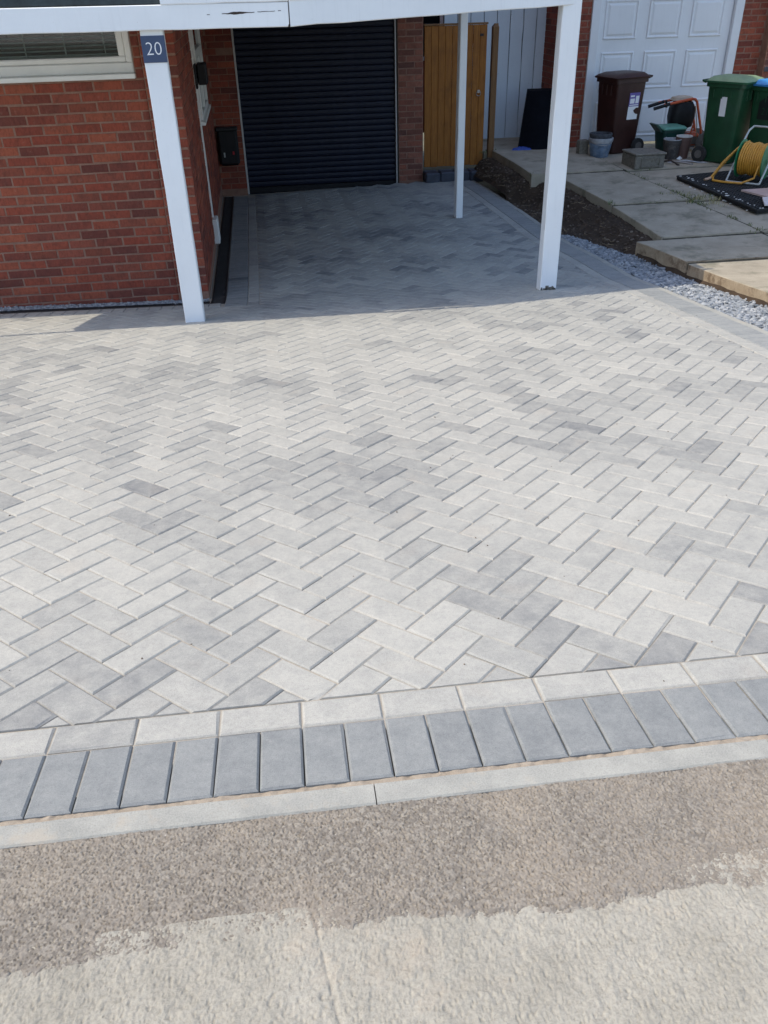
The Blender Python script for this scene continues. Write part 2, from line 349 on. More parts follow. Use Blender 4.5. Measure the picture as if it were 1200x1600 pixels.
def clip(poly, flags, n_, c):
    """keep n.p >= c ; edge i goes from vertex i to i+1, flags mark factory edges"""
    out, fl = [], []; N = len(poly)
    for i in range(N):
        a, b = poly[i], poly[(i + 1) % N]; da, db = n_ @ a - c, n_ @ b - c
        if da >= 0:
            out.append(a); fl.append(flags[i])
            if db < 0: out.append(a + (b - a) * da / (da - db)); fl.append(False)
        elif db >= 0: out.append(a + (b - a) * da / (da - db)); fl.append(flags[i])
    return out, fl
def block(mb, poly, flags, tint, lift=0., gap=.0009, cham=.0051, drop=.0048):
    """a concrete block: sides, chamfer, top; poly is counter-clockwise"""
    out = []
    for i, p in enumerate(poly):          # drop near-double vertices
        if np.hypot(*(np.array(p) - np.array(poly[i - 1]))) > .004: out.append(i)
    poly = [np.array(poly[i]) for i in out]; flags = [flags[i] for i in out]
    if len(poly) < 3 or area(poly) < .0004: return False
    p0 = inset(poly, [gap] * len(poly)); p1 = inset(p0, [cham if f else .0012 for f in flags])
    if area(p1) < .0002 or area(p1) > area(poly): return False
    c = np.mean(poly, axis=0); tx, ty = random.gauss(0, .003), random.gauss(0, .003); n = len(poly)
    def z(p, d): return zg(p[0], p[1]) + lift + d + (p[0] - c[0]) * tx + (p[1] - c[1]) * ty
    jit = lambda: random.gauss(0, .0003)
    def top(p):                       # now and then a chipped corner
        if random.random() < .10: k = random.uniform(.003, .008) / max(.03, np.hypot(*(c - p))); p = p + (c - p) * k; return (p[0], p[1], z(p, -.0006))
        return (p[0] + jit(), p[1] + jit(), z(p, 0))
    vs = [(*p, z(p, -.02)) for p in p0] + [(p[0] + jit(), p[1] + jit(), z(p, -drop)) for p in p0] + [top(p) for p in p1]
    fs = [tuple(range(2 * n, 3 * n))]
    for k in (0, n):
        for i in range(n): j = (i + 1) % n; fs.append((k + i, k + j, k + n + j, k + n + i))
    mb.add(vs, fs, t=max(0.001, min(1, tint)), r=random.random() * .98 + .01); return True
def quad_block(name, P, mat, tint, lift=0.):
    P = [np.array(p) for p in P]; 
    if sum((P[i][0] - P[i - 1][0]) * (P[i][1] + P[i - 1][1]) for i in range(4)) > 0: P = P[::-1]
    mb = MB()
    if block(mb, P, [True] * 4, tint, lift): return mb.build(name, M[mat], DRIVE)
# front border: charcoal soldier blocks and a pale stretcher course
PS = .1005
for i in range(-14, 37):
    u = i * PS; w = .0006
    if K2W(u, .2)[0] < xedge(1.5) - .1:
        quad_block('border_block', [K2W(u + w, .002), K2W(u + PS - w, .002), K2W(u + PS - w, .2), K2W(u + w, .2)], 'charcoal', random.uniform(.4, .56), random.gauss(.001, .0008))
    if i % 2 == 0: quad_block('border_block', [K2W(u + .001, .2015), K2W(u + 2 * PS - .001, .2015), K2W(u + 2 * PS - .001, .3), K2W(u + .001, .3)], 'paver', .5 if i == 0 else random.uniform(.1, .3), random.gauss(0, .0008))
# right border following the curve
s_ = .06
while s_ < SL[-1] - .35:
    quad_block('border_block', [edge_at(s_, .055), edge_at(s_ + PS, .055), edge_at(s_ + PS, .253), edge_at(s_, .253)], 'charcoal', random.uniform(.02, .35))
    s_ += PS
s_ = .06
while s_ < SL[-1] - .45:
    quad_block('border_block', [edge_at(s_, .255), edge_at(s_ + .2, .255), edge_at(s_ + .2, .352), edge_at(s_, .352)], 'paver', random.uniform(.1, .45)); s_ += .201
# left border beside the channel drain, and a soldier row along the front wall
hy = -.58
while hy < 4.7:
    dk = abs(hy - .5) < .05
    quad_block('border_block', [H2W(.15, hy), H2W(.346, hy), H2W(.346, hy + PS), H2W(.15, hy + PS)], 'charcoal', .95 if dk else random.uniform(.25, .55)); hy += PS
hy = -.58
while hy < 4.6:
    quad_block('border_block', [H2W(.348, hy), H2W(.447, hy), H2W(.447, hy + .2), H2W(.348, hy + .2)], 'paver', random.choice([.2, .3, .45, .6, .15])); hy += .201
hx = -3.3
while hx < .1:
    quad_block('border_block', [H2W(hx, -.545), H2W(hx + PS, -.545), H2W(hx + PS, -.347), H2W(hx, -.347)], 'paver', random.uniform(.08, .3)); hx += PS
# herringbone field
HX, HY, HA, HS = -.711744, 1.639891, .915402, .100355; U = np.array([math.cos(HA), math.sin(HA)]) * HS; V = np.array([-math.sin(HA), math.cos(HA)]) * HS
nb, cb = K2, K2 @ K2W(0, .3015)
pieces = []
for i in range(-60, 120):
    for j in range(-70, 110):
        t_ = (i - j) % 4
        if t_ == 0: cs = [(i, j), (i + 2, j), (i + 2, j + 1), (i, j + 1)]
        elif t_ == 3: cs = [(i, j), (i + 1, j), (i + 1, j + 2), (i, j + 2)]
        else: continue
        poly = [np.array([HX, HY]) + a * U + b * V for a, b in cs]; c = np.mean(poly, axis=0)
        if not (-5.1 < c[0] < 3.2 and 1.2 < c[1] < 12.6): continue
        fl = [True] * 4
        poly, fl = clip(poly, fl, nb, cb)
        if len(poly) < 3: continue
        # right curve
        if c[0] > xedge(c[1]) - .9:
            k = int(np.argmin(np.hypot(EDGE[:-1, 0] - c[0], EDGE[:-1, 1] - c[1]))); sk = SL[k]
            a, b = edge_at(max(0, sk - .05), .354), edge_at(min(SL[-1] - .01, sk + .05), .354); d = (b - a) / np.hypot(*(b - a)); n_ = np.array([d[1], -d[0]])
            poly, fl = clip(poly, fl, n_, n_ @ a)
            if len(poly) < 3: continue
        hx, hy = W2H(*c)
        if hy > 4.75: continue
        if hx > .40 and hy > -.62:
            poly, fl = clip(poly, fl, E1, E1 @ H2W(.449, 0))
        elif hx > .1 and hy > -.75:
            poly, fl = clip(poly, fl, -E2, -E2 @ H2W(0, -.582))
        else:
            poly, fl = clip(poly, fl, -E2, -E2 @ H2W(0, -.547))
        if len(poly) < 3 or area(poly) < .0006: continue
        c = np.mean(poly, axis=0)
        n1 = vnoise(c[0], c[1], 2.3, 3); n2 = vnoise(c[0] + 9, c[1], 5.5, 4)
        tint = .27 + .36 * (n1 - .5) + .22 * (n2 - .5) + random.gauss(0, .075)
        if n1 > .56 and random.random() < .3: tint += .2
        if random.random() < .04: tint += .22
        if random.random() < .15: tint -= .15
        if not all(fl): tint += .12
        k_ = sm(6.9, 8., c[1]); tint += k_ * (.03 + random.gauss(0, .13) + .5 * (vnoise(c[0] * .55, c[1], 2.1, 9) - .5))
        depth = c[1] * math.cos(PITCH) + (CAM_H - zg(*c)) * math.sin(PITCH); px = 600 + FPX * c[0] / depth
        py = 800 - FPX * (-(CAM_H - zg(*c)) * math.cos(PITCH) + c[1] * math.sin(PITCH)) / depth
        vis = -30 < px < 1230 and -50 < py < 1650
        pieces.append((-(area(poly) / depth ** 2 if vis else 0), poly, fl, tint))
pieces.sort(key=lambda q_: q_[0])
rest = MB()
for n, (k, poly, fl, tint) in enumerate(pieces):
    lift = random.gauss(0, .0008)
    if n < 300:
        mb = MB()
        if block(mb, poly, fl, tint, lift): mb.build('paver', M['paver'], DRIVE)
    else: block(rest, poly, fl, tint, lift)
tag(rest.build('paver_field', M['paver'], DRIVE), kind='stuff')
# concrete haunch along the right border
mb = MB(); rings = []
for s_ in np.arange(.02, SL[-1] - .02, .12):
    a, b = edge_at(s_, .0), edge_at(s_, .053); z = zg(*b) - .004 + random.gauss(0, .002)
    rings.append([(*a, z - .15), (*a, z), (*b, z), (*b, z - .15)])
mb.loft(rings); tag(mb.build('edge_haunch', M['kerb_concrete']), kind='structure')

# ------------------------------------------------------------------ kerb edging, tarmac strip, concrete road
def kgrid(us, vs_): return [[K2W(u, v) for u in us] for v in vs_]
def mort(U_, V_):
    return -.0075 + .0050 * fbm(U_, V_, 55, 41, 4) + .003 * np.clip(fbm(U_, V_ * 0, 14, 42, 3), 0, 1), np.full(U_.shape, .5)
KERB = empty('kerb'); KERB["kind"] = 'structure'
u0 = W2K(-.033, 1.16)[0]
for i in range(-2, 4):
    a, b = u0 + i * .915 + .0012, u0 + (i + 1) * .915 - .0012; mb = MB(); rings = []
    for u in np.linspace(a, b, 24):
        ring = []
        for v, dz in ((-.071, -.1), (-.071, -.009), (-.067, -.0045), (-.013, -.0035), (-.011, -.007), (-.011, -.1)):
            p = K2W(u, v); ring.append((*p, zg(*p) + dz + (random.gauss(0, .0005) if dz > -.05 else 0)))
        rings.append(ring[::-1])
    mb.loft(rings); mb.build('kerb_stone', M['kerb_concrete'], KERB, True)
def worley(U_, V_, cell, seed):
    rs = np.random.RandomState(seed); J = rs.rand(512, 512, 3); iu, iv = np.floor(U_ / cell).astype(int), np.floor(V_ / cell).astype(int)
    d1 = np.full(U_.shape, 9.); d2 = np.full(U_.shape, 9.); hid = np.zeros(U_.shape)
    for a in (-1, 0, 1):
        for b in (-1, 0, 1):
            k = J[(iu + a) % 512, (iv + b) % 512]; d = np.hypot((iu + a + k[..., 0]) - U_ / cell, (iv + b + k[..., 1]) - V_ / cell)
            near = d < d1; hid = np.where(near, k[..., 2], hid); d2 = np.where(near, d1, np.minimum(d2, d)); d1 = np.where(near, d, d1)
    return d1, d2, hid
def fbm(U_, V_, s, seed, oc=4):
    out = 0; rs = np.random.RandomState(seed)
    for o in range(oc):
        T = rs.rand(128, 128); u, v = U_ * s * 2 ** o + 40, V_ * s * 2 ** o + 40; i, j = np.floor(u).astype(int), np.floor(v).astype(int); fu, fv = u - i, v - j
        fu = fu * fu * (3 - 2 * fu); fv = fv * fv * (3 - 2 * fv); g = lambda a, b: T[a % 128, b % 128]
        out = out + .5 ** o * ((g(i, j) * (1 - fu) + g(i + 1, j) * fu) * (1 - fv) + (g(i, j + 1) * (1 - fu) + g(i + 1, j + 1) * fu) * fv - .5)
    return out
def npgrid(name, us, vs_, zfun, mat, keep=None, smooth=True):
    U_, V_ = np.meshgrid(us, vs_); X = SX + U_ * K1[0] + V_ * K2[0]; Y = SY + U_ * K1[1] + V_ * K2[1]
    h, att = zfun(U_, V_); Z = GX * X - G1 * Y + h; n, m = U_.shape
    idx = np.arange(n * m).reshape(n, m); q_ = np.stack([idx[:-1, :-1], idx[:-1, 1:], idx[1:, 1:], idx[1:, :-1]], -1).reshape(-1, 4)
    me = bpy.data.meshes.new(name); me.vertices.add(n * m); me.vertices.foreach_set('co', np.stack([X, Y, Z], -1).ravel())
    me.loops.add(q_.size); me.loops.foreach_set('vertex_index', q_.ravel()); me.polygons.add(len(q_))
    me.polygons.foreach_set('loop_start', np.arange(len(q_)) * 4); me.polygons.foreach_set('loop_total', np.full(len(q_), 4))
    me.polygons.foreach_set('use_smooth', np.ones(len(q_), bool)); me.update(calc_edges=True)
    a = me.attributes.new('tint', 'FLOAT', 'POINT'); a.data.foreach_set('value', att.ravel()); me.materials.append(mat); return link(name, me)
us = np.concatenate([np.arange(-1.2, -.28, .006), np.arange(-.28, 1.98, .0018), np.arange(1.98, 3.2, .006)])
tag(npgrid('bedding_mortar', us[::2], np.arange(-.0165, .0075, .002), mort, M['bed_mortar']), kind='structure')
def tar(U_, V_):
    W_ = fbm(U_, V_, 90, 5, 3) * .006; d1, d2, hid = worley(U_ + W_, V_ - W_ * .7, .0068, 11)
    e1, e2, hid2 = worley(U_ - W_, V_ + W_, .0062, 12)
    dome = np.clip((d2 - d1) * 2.2, 0, 1) ** .5; h = dome * (.0008 + .0024 * hid) - np.clip(.38 - e1, 0, 1) * .016 * (hid2 > .45)
    h = h + fbm(U_, V_, 6, 6, 3) * .006 - .0100
    lim = -.362 + .012 * np.sin(U_ * 2.1 + .6) + .018 * fbm(U_, V_ * 0, 9, 8, 4) + .012 * fbm(U_, V_, 45, 9, 3)   # ragged edge over the concrete
    h = np.where(V_ < lim, h - np.clip((lim - V_) * .45, 0, .04), h)
    return h, np.clip(dome, 0, 1)
tag(npgrid('pavement_strip', us, np.arange(-.43, -.0695, .0018), tar, M['tarmac']), kind='structure')
def conc(U_, V_):
    h = fbm(U_, V_, 3, 21, 4) * .006 + fbm(U_, V_, 60, 22, 4) * .0030 - .0125
    d1, d2, hid = worley(U_ + fbm(U_, V_, 30, 3, 2) * .01, V_ * .6, .011, 23); h = h - np.clip(.30 - d1, 0, 1) * .010 * (hid > .55)
    d1, d2, hid = worley(U_ + .3, V_ * .7, .0062, 24); h = h - np.clip(.32 - d1, 0, 1) * .007 * (hid > .6) + fbm(U_, V_, 160, 27, 2) * .0016
    jn = U_ - (.615 + (V_ + .37) * -.16); h = h - .0028 * np.exp(-(jn / .004) ** 2)
    return h, np.full(U_.shape, .5)
tag(npgrid('road', us, np.arange(-.95, -.30, .0030), conc, M['road_concrete']), kind='structure')
mb = MB(); P = [(-30, -25), (30, -25), (30, 1.2), (-30, .9)]; mb.add([(x, y, GX * x - G1 * max(y, -3) - .05) for x, y in P], [(0, 1, 2, 3)])
tag(mb.build('road_surface', M['road_concrete']), kind='structure')

# ------------------------------------------------------------------ house with carport (local frame: x along front wall, y into the plot)
HOUSE = empty('brick_house', (*C0, 0), WA, 'red brick house with dark roller garage door and white window with blind', 'house')
def brick_mesh(name, L=.215, Hh=.065, mat='brick'):
    mb = MB(); d, b = .012, .0045; x, z = L / 2, Hh / 2
    vs = [(-x, d, -z), (x, d, -z), (x, d, z), (-x, d, z), (-x, b, -z), (x, b, -z), (x, b, z), (-x, b, z), (-x + b, 0, -z + b), (x - b, 0, -z + b), (x - b, 0, z - b), (-x + b, 0, z - b)]
    mb.add(vs, [(8, 9, 10, 11)] + [(k + i, k + (i + 1) % 4, k + 4 + (i + 1) % 4, k + 4 + i) for k in (0, 4) for i in range(4)]); return mb.mesh(name, M[mat])
_bm = {}
def lay(wall, x0, x1, z_rows, perp, yf, mat='brick', rot=0., stuff=None, axis='x', proud=.0032):
    """courses of bricks on a wall face; perp(row) gives the offset of the perpends"""
    for r_, zc in z_rows:
        p = perp(r_); k0 = math.floor((x0 - p) / .225) - 1
        for k in range(k0, k0 + int((x1 - x0) / .225) + 4):
            a, b = max(x0, p + k * .225 + .005), min(x1, p + (k + 1) * .225 - .005)
            if b - a < .03: continue
            L = round(b - a - random.choice((0, .002, .004)), 3)
            if stuff is None:
                key = (L, mat)
                if key not in _bm: _bm[key] = brick_mesh('brick', L, .064, mat)
                off = -proud + random.gauss(0, .0006); cx = (a + b) / 2
                loc = (cx, yf + off, zc + random.gauss(0, .0018)) if axis == 'x' else (yf - off, cx, zc)
                link('brick', _bm[key], wall, loc, rot=(random.gauss(0, .004), random.gauss(0, .006), rot + random.gauss(0, .003)))
            else:
                o = proud + random.gauss(0, .0012); rr = random.random() * .98 + .01
                if axis == 'x': stuff.box(a, b, yf - o, yf + .008, zc - .0325, zc + .0325, r=rr)
                else: stuff.box(yf - .008, yf + o, a, b, zc - .0325, zc + .0325, r=rr)
WZ = .754444
rows = [(r_, WZ - .075 * r_) for r_ in range(1, 25)]
# front wall
mb = MB(); mb.box(-6, -.27, 0, .25, -1.5, .722); mb.box(-6, -2.5, 0, .25, .722, 2.6); mb.box(-.336, -.27, 0, .25, .722, 1.9); mb.box(-2.5, -.27, 0, .25, 1.9, 2.6)
front = mb.build('wall', M['mortar'], HOUSE)
perp = lambda r_: -1.347 + (.1125 if r_ % 2 == 0 else 0)
lay(front, -2.3, -.272, rows, perp, 0.)
lay(front, -.334, -.272, [(r_, WZ - .075 * r_) for r_ in range(-5, 1)], perp, 0.)
# corner pier, a little proud
mb = MB(); mb.box(-.27, -.006, -.026, .3, -1.5, 2.6); mb.box(-.26, -.006, .3, 4.9, -1.5, 2.6); pier = mb.build('wall', M['mortar'], HOUSE)
lay(pier, -.268, 0., [(r_, WZ + .012 - .075 * r_) for r_ in range(-6, 24)], lambda r_: -.22 if r_ % 2 else -.11, -.026)
st = MB(); lay(pier, -.02, 4.84, [(r_, WZ + .012 - .075 * r_) for r_ in range(-8, 24)], lambda r_: .0 if r_ % 2 else .1125, -.006, stuff=st, axis='y')
tag(st.build('brick_field', M['brick'], pier), kind='stuff')
# garage front
GY = 4.845
mb = MB(); mb.box(-.006, .352, GY, GY + .25, -1.5, 2.6); mb.box(2.51, 2.852, GY, GY + .25, -1.5, 2.6); mb.box(.352, 2.51, GY, GY + .25, 1.1, 2.6); mb.box(2.6, 2.852, GY + .25, 10, -1.5, 2.6)
gw = mb.build('wall', M['mortar'], HOUSE)
lay(gw, 2.515, 2.85, [(r_, WZ - .01 - .075 * r_) for r_ in range(-4, 25)], lambda r_: 2.51 if r_ % 2 else 2.6225, GY, 'brick_old')
st = MB(); lay(gw, .0, .35, [(r_, WZ - .075 * r_) for r_ in range(-6, 25)], lambda r_: .02 if r_ % 2 else .1325, GY, stuff=st)
tag(st.build('brick_field', M['brick'], gw), kind='stuff')
mb = MB(); mb.box(.352, 2.51, GY - .012, GY + .2, .905, 1.1, .004); mb.build('lintel', M['lintel'], HOUSE)
# roller door
GD = empty('garage_door'); GD.parent = HOUSE
prof = [(-.0, -.036), (-.011, -.030), (-.0165, -.012), (-.0165, .012), (-.011, .030), (0, .036)]
mb = MB(); mb.loft([[(x, y, z) for y, z in prof] for x in (.375, 2.475)], cap=False, closed=False); slat = mb.mesh('slat', M['roller'], True)
for i in range(28): link('slat', slat, GD, (0, GY + .062 + random.gauss(0, .0006), -1.045 + .0735 * i))
mb = MB(); mb.box(.37, 2.48, GY + .075, GY + .085, -1.2, 1.05); mb.build('curtain_back', M['roller'], GD)
mb = MB(); mb.box(.375, 2.475, GY + .035, GY + .07, -1.16, -1.083, .006); mb.build('bottom_bar', M['black_plastic'], GD)
mb = MB(); mb.box(.350, .374, GY - .006, GY + .09, -1.16, 1.05, .003); mb.build('guide_rail', M['steel_guide'], GD)
mb = MB(); mb.box(2.470, 2.486, GY + .0, GY + .09, -1.13, 1.05, .003); mb.build('guide_rail', M['steel_guide'], GD)
mb = MB(); mb.box(2.487, 2.511, GY + .01, GY + .09, -1.13, 1.05, .003); mb.build('door_jamb', M['crack'], GD)
# front window
WN = empty('window'); WN.parent = HOUSE
X0, X1 = -2.5, -.338; fr = MB()
fr.box(X0, X1, .02, .10, .762, .835, .006); fr.box(X1 - .052, X1 - .002, .018, .10, .836, 1.9, .006); fr.box(X0, X1, .018, .10, 1.84, 1.898, .006); fr.box(X0, X0 + .05, .018, .10, .836, 1.84, .006)
fr.build('frame', M['upvc'], WN)
sash = MB(); sash.box(X0 + .05, X1 - .0525, .03, .09, .836, .876, .008); sash.box(X1 - .106, X1 - .0525, .03, .09, .877, 1.84, .008); sash.box(X0 + .05, X0 + .1, .03, .09, .877, 1.84, .008); sash.build('sash', M['upvc'], WN)
mb = MB(); mb.box(X0 - .02, X1 + .004, -.05, .06, .726, .7615, .004); mb.build('sill', M['upvc'], WN)
mb = MB(); mb.box(X0 + .1, X1 - .107, .058, .062, .874, 1.84); mb.build('pane', M['pane'], WN)
mb = MB(); mb.box(X0, X1, .5, .52, .5, 2); mb.build('room_back', M['glass'], WN)
BL = empty('blind'); BL.parent = WN
mb = MB(); mb.add([(X0 + .08, -.012, -.006), (X1 - .108, -.012, -.006), (X1 - .108, 0, .004), (X0 + .08, 0, .004), (X0 + .08, .012, -.002), (X1 - .108, .012, -.002)], [(0, 1, 2, 3), (3, 2, 5, 4)])
bs = mb.mesh('blind_slat', M['blind'])
BL2 = MB()
for i in range(14):
    for f_ in ((0, 1, 2, 3), (3, 2, 5, 4)): pass
    link('blind_slat', bs, WN, (0, .13, .893 + .031 * i))
for x in (-.55, -.85, -1.15, -1.45, -1.75): BL2.box(x - .004, x + .004, .113, .116, .88, 1.3)
BL2.build('blind_cord', M['blind'], WN)
mb = MB(); mb.box(X0 + .08, X1 - .108, .118, .142, .874, .884, .003); mb.build('blind_rail', M['blind'], WN)
bpy.data.objects.remove(BL)
# door frame and narrow window in the return wall (x = 0 plane)
WR = empty('side_window'); WR.parent = HOUSE
mb = MB(); mb.box(-.02, .012, 1.86, 1.93, -.78, 1.6, .003); mb.build('door_jamb', M['upvc'], WR)
mb = MB(); mb.box(-.02, .05, 1.94, 3.45, .115, .15, .004); mb.build('sill', M['upvc'], WR)
mb = MB()
for y0, y1, z0, z1 in ((2.0, 3.4, .155, .21), (2.0, 2.06, .21, 1.6), (3.34, 3.4, .21, 1.6), (2.06, 3.34, .70, .78), (2.66, 2.74, .21, .70)): mb.box(-.02, .03, y0, y1, z0, z1, .004)
mb.build('frame', M['upvc'], WR)
mb = MB(); mb.box(-.012, .004, 2.06, 3.34, .21, 1.6); mb.build('pane', M['glass'], WR)
mb = MB(); mb.box(-.02, .05, 1.84, 2.05, -1.06, -.80, .01); mb.build('threshold', M['upvc'], WR)
lamp = empty('wall_lamp', (0, 0, 0), 0, 'small black box lamp on the side brick wall near the narrow white window', 'lamp')
lamp.location = (*H2W(.012, 1.9), .56); lamp.rotation_euler = (0, 0, WA)
mb = MB(); mb.box(-.005, .012, -.06, .06, -.10, .12, .005); mb.build('back_plate', M['black_plastic'], lamp)
mb = MB(); mb.box(.016, .11, .0, .22, -.07, .12, .012); mb.build('lamp_body', M['black_plastic'], lamp); mb = MB(); mb.box(.01, .03, .05, .10, -.01, .03); mb.build('bracket', M['black_plastic'], lamp)
# unseen upper storey and roofs; part over carport added to shade neighbour's drive
mb = MB(); mb.box(-6, 0, .05, 8.5, 2.6, 4.6); mb.box(.0, 3.0, -.38, 8.5, 1.36, 4.6); mb.build('upper_shade_wall', M['brick'], HOUSE)
mb = MB(); mb.add([(-6.3, -.45, 4.6), (.1, -.45, 4.6), (.1, 9, 4.6), (-6.3, 9, 4.6), (-6.3, 4.3, 6.6), (.1, 4.3, 6.6)], [(0, 1, 5, 4), (3, 4, 5, 2), (0, 4, 3), (1, 2, 5), (0, 3, 2, 1)]); mb.add([(.11, -.45, 4.61), (3.1, -.45, 4.61), (3.1, 8.7, 4.61), (.11, 8.7, 4.61), (.11, 2.4, 6.2), (3.1, 2.4, 6.2)], [(0, 1, 5, 4), (3, 4, 5, 2), (0, 4, 3), (1, 2, 5), (0, 3, 2, 1)]); mb.build('roof', M['felt'], HOUSE)
mb = MB(); mb.box(-6, -5.75, .25, 8.5, -1.5, 2.6); mb.box(-6, 0, 8.3, 8.5, -1.5, 2.6); mb.box(-.3, 2.85, 9.8, 10, -1.5, 2.6); mb.build('rear_wall', M['brick'], HOUSE)

# ------------------------------------------------------------------ carport
def hz(p): return (p[0], p[1])
CAR = empty('carport', (0, 0, 0), 0, 'white painted timber carport with three posts and house number 20', 'carport')
def post(x, y, w, d, z0, z1, rz):
    mb = MB(); rings = []; n = 14
    for k in range(n + 1):
        z = z0 + (z1 - z0) * k / n; j = lambda: random.gauss(0, .0013); b = .006
        rings.append([(-w / 2 + b + j(), -d / 2, z), (w / 2 - b, -d / 2 + j(), z), (w / 2, -d / 2 + b, z), (w / 2 + j(), d / 2 - b, z), (w / 2 - b, d / 2, z), (-w / 2 + b, d / 2, z), (-w / 2, d / 2 - b, z), (-w / 2 + j(), -d / 2 + b, z)])
    mb.loft(rings); return mb.build('post', M['white_paint'], CAR, loc=(x, y, 0), rz=rz)
LP, RP, MP = np.array([-1.425, 6.222]), np.array([1.450, 7.01]), H2W(2.83, 2.40)
post(*LP, .146, .10, zg(*LP) - .03, 1.12, WA); post(*RP, .143, .11, zg(*RP) - .03, 1.2, WA); post(*MP, .083, .083, zg(*MP) - .03, 1.2, WA + R(8))
# rotten foot of the right post
mb = MB()
for k in range(26):
    x = random.uniform(-.07, .06); mb.box(x, x + random.uniform(.006, .018), -.0585, -.055, zg(*RP) - .01, zg(*RP) + random.uniform(.012, .045))
mb.build('rotten_foot', M['grit_block'], CAR, loc=(*RP, 0), rz=WA)
def board(name, a, b, za, zb, h, th, mat, seg_=10):
    a, b = np.array(a), np.array(b); d = (b - a) / np.hypot(*(b - a)); n_ = np.array([-d[1], d[0]]); mb = MB(); rings = []
    for k in range(seg_ + 1):
        p = a + (b - a) * k / seg_; z = za + (zb - za) * k / seg_; w = random.gauss(0, .0012); q_ = p + n_ * th
        rings.append([(*p, z + .005 + w), (*p, z + h - .004), (*(p + n_ * .004), z + h), (*q_, z + h), (*q_, z + w), (*(p + n_ * .005), z + w)])
    mb.loft(rings); return mb.build(name, M[mat], CAR)
FL = lambda x: np.array([x, 6.135 + (x + 1.43) * math.tan(WA)])
KN = FL(-.53)
board('fascia_board', FL(-6.), KN, 1.112, 1.086, .140, .03, 'white_paint', 24)
RE = np.array([1.522, 6.975])
board('fascia_board', KN + (.004, .0015), RE, 1.086, 1.152, .150, .03, 'white_paint', 12)
board('fascia_cap', FL(-1.33) - (0, .006), KN - (-.002, .006), 1.228, 1.23, .15, .036, 'white_paint', 6)
board('fascia_cap', KN + (.006, -.0045), RE - (0, .008), 1.23, 1.29, .12, .036, 'white_paint', 8)
board('roof_edge', FL(-3.62) + (0, .035), FL(-1.335) + (0, .035), 1.2525, 1.2295, .12, .05, 'felt', 6)
# split along the left board, butt joint, flaked patch
mb = MB(); bd = (FL(-.53) - FL(-1.3)); bd /= np.hypot(*bd)
def on_board(x, z): p = FL(x) - (0, .0012); return (p[0], p[1], z)
xs_ = np.linspace(-1.05, -.58, 26); up, lo = [], []
for i, x in enumerate(xs_):
    w = .0012 + .0075 * math.exp(-((x + .86) / .055) ** 2) * (.6 + .4 * random.random()) + random.random() * .0008; z = 1.168 + .022 * (x + 1.05) + random.gauss(0, .0008); up.append(on_board(x, z + w)); lo.append(on_board(x, z - w))
n = len(xs_); mb.add(lo + up, [(i, i + 1, n + i + 1, n + i) for i in range(n - 1) if random.random() < .85 or abs(xs_[i] + .86) < .1])
mb.add([on_board(-.534, 1.088), on_board(-.528, 1.088), on_board(-.530, 1.23), on_board(-.533, 1.23)], [(0, 1, 2, 3)]); mb.add([on_board(-.543, 1.088), on_board(-.529, 1.086), on_board(-.529, 1.115), on_board(-.537, 1.10)], [(0, 1, 2, 3)])
mb.build('timber_split', M['crack'], CAR)
# deck
dk = [FL(-3.62) + (0, .09), KN + (0, .06), RE + (-.02, .05), H2W(3.03, GY - .02), H2W(.02, GY - .02), H2W(.02, -.06), H2W(-2.15, -.06)]
mb = MB(); mb.prism([tuple(p) for p in dk], 1.215, 1.30); mb.build('roof_deck', M['white_paint'], CAR)
mb = MB(); mb.prism([tuple(p) for p in dk], 1.303, 1.33); mb.build('roofing_felt', M['felt'], CAR)
# number plate
def text_mesh(body, size, mat):
    c = bpy.data.curves.new('txt', 'FONT'); c.body = body; c.size = size; c.align_x = 'CENTER'; c.align_y = 'CENTER'; c.extrude = .0008; c.resolution_u = 4; c.offset = -.0012 * size / .08
    o = bpy.data.objects.new('txt', c); COL.objects.link(o); bpy.context.view_layer.update(); me = bpy.data.meshes.new_from_object(o.evaluated_get(bpy.context.evaluated_depsgraph_get()))
    bpy.data.objects.remove(o); me.materials.clear(); me.materials.append(mat); return me
npz = .984; mb = MB(); mb.box(-.076, .076, -.056, -.0505, -.077, .077, .001); plate = mb.build('number_plate', M['navy'], CAR, loc=(*LP, npz), rz=WA)
link('digits', text_mesh('20', .108, M['white_print']), plate, (0, -.0572, 0), rot=(math.pi / 2, 0, 0))
# ------------------------------------------------------------------ neighbouring house
NB = empty('brick_house', (*C0, 0), WA, 'neighbouring red brick house with white panelled garage door', 'house')
NY = 4.837
mb = MB(); mb.box(4.886, 5.138, NY, NY + .25, -1.2, 2.6); mb.box(7.29, 7.66, NY, NY + .25, -1.2, 2.6); mb.box(7.66, 12, NY - .16, NY + .25, -1.2, 2.6); mb.box(5.138, 7.29, NY, NY + .25, 1.45, 2.6); mb.box(4.886, 5.1, NY + .25, 9, -1.2, 2.6)
nw = mb.build('wall', M['mortar'], NB)
nrows = [(r_, .705 - .075 * r_) for r_ in range(-6, 21)]
lay(nw, 4.884, 5.135, nrows, lambda r_: 4.87 if r_ % 2 else 4.9825, NY)
lay(nw, 7.295, 7.655, nrows, lambda r_: 7.3 if r_ % 2 else 7.4125, NY)
lay(nw, 7.66, 8.3, nrows, lambda r_: 7.66 if r_ % 2 else 7.7725, NY - .16, 'brick_old')
st = MB()
for r_, zc in nrows:
    p = 4.86 if r_ % 2 else 4.97
    for k in range(10): st.box(4.8815 + random.gauss(0, .001), 4.892, p + k * .225 + .005, p + (k + 1) * .225 - .005, zc - .0325, zc + .0325, r=random.random() * .98 + .01)
tag(st.build('brick_field', M['brick'], nw), kind='stuff')
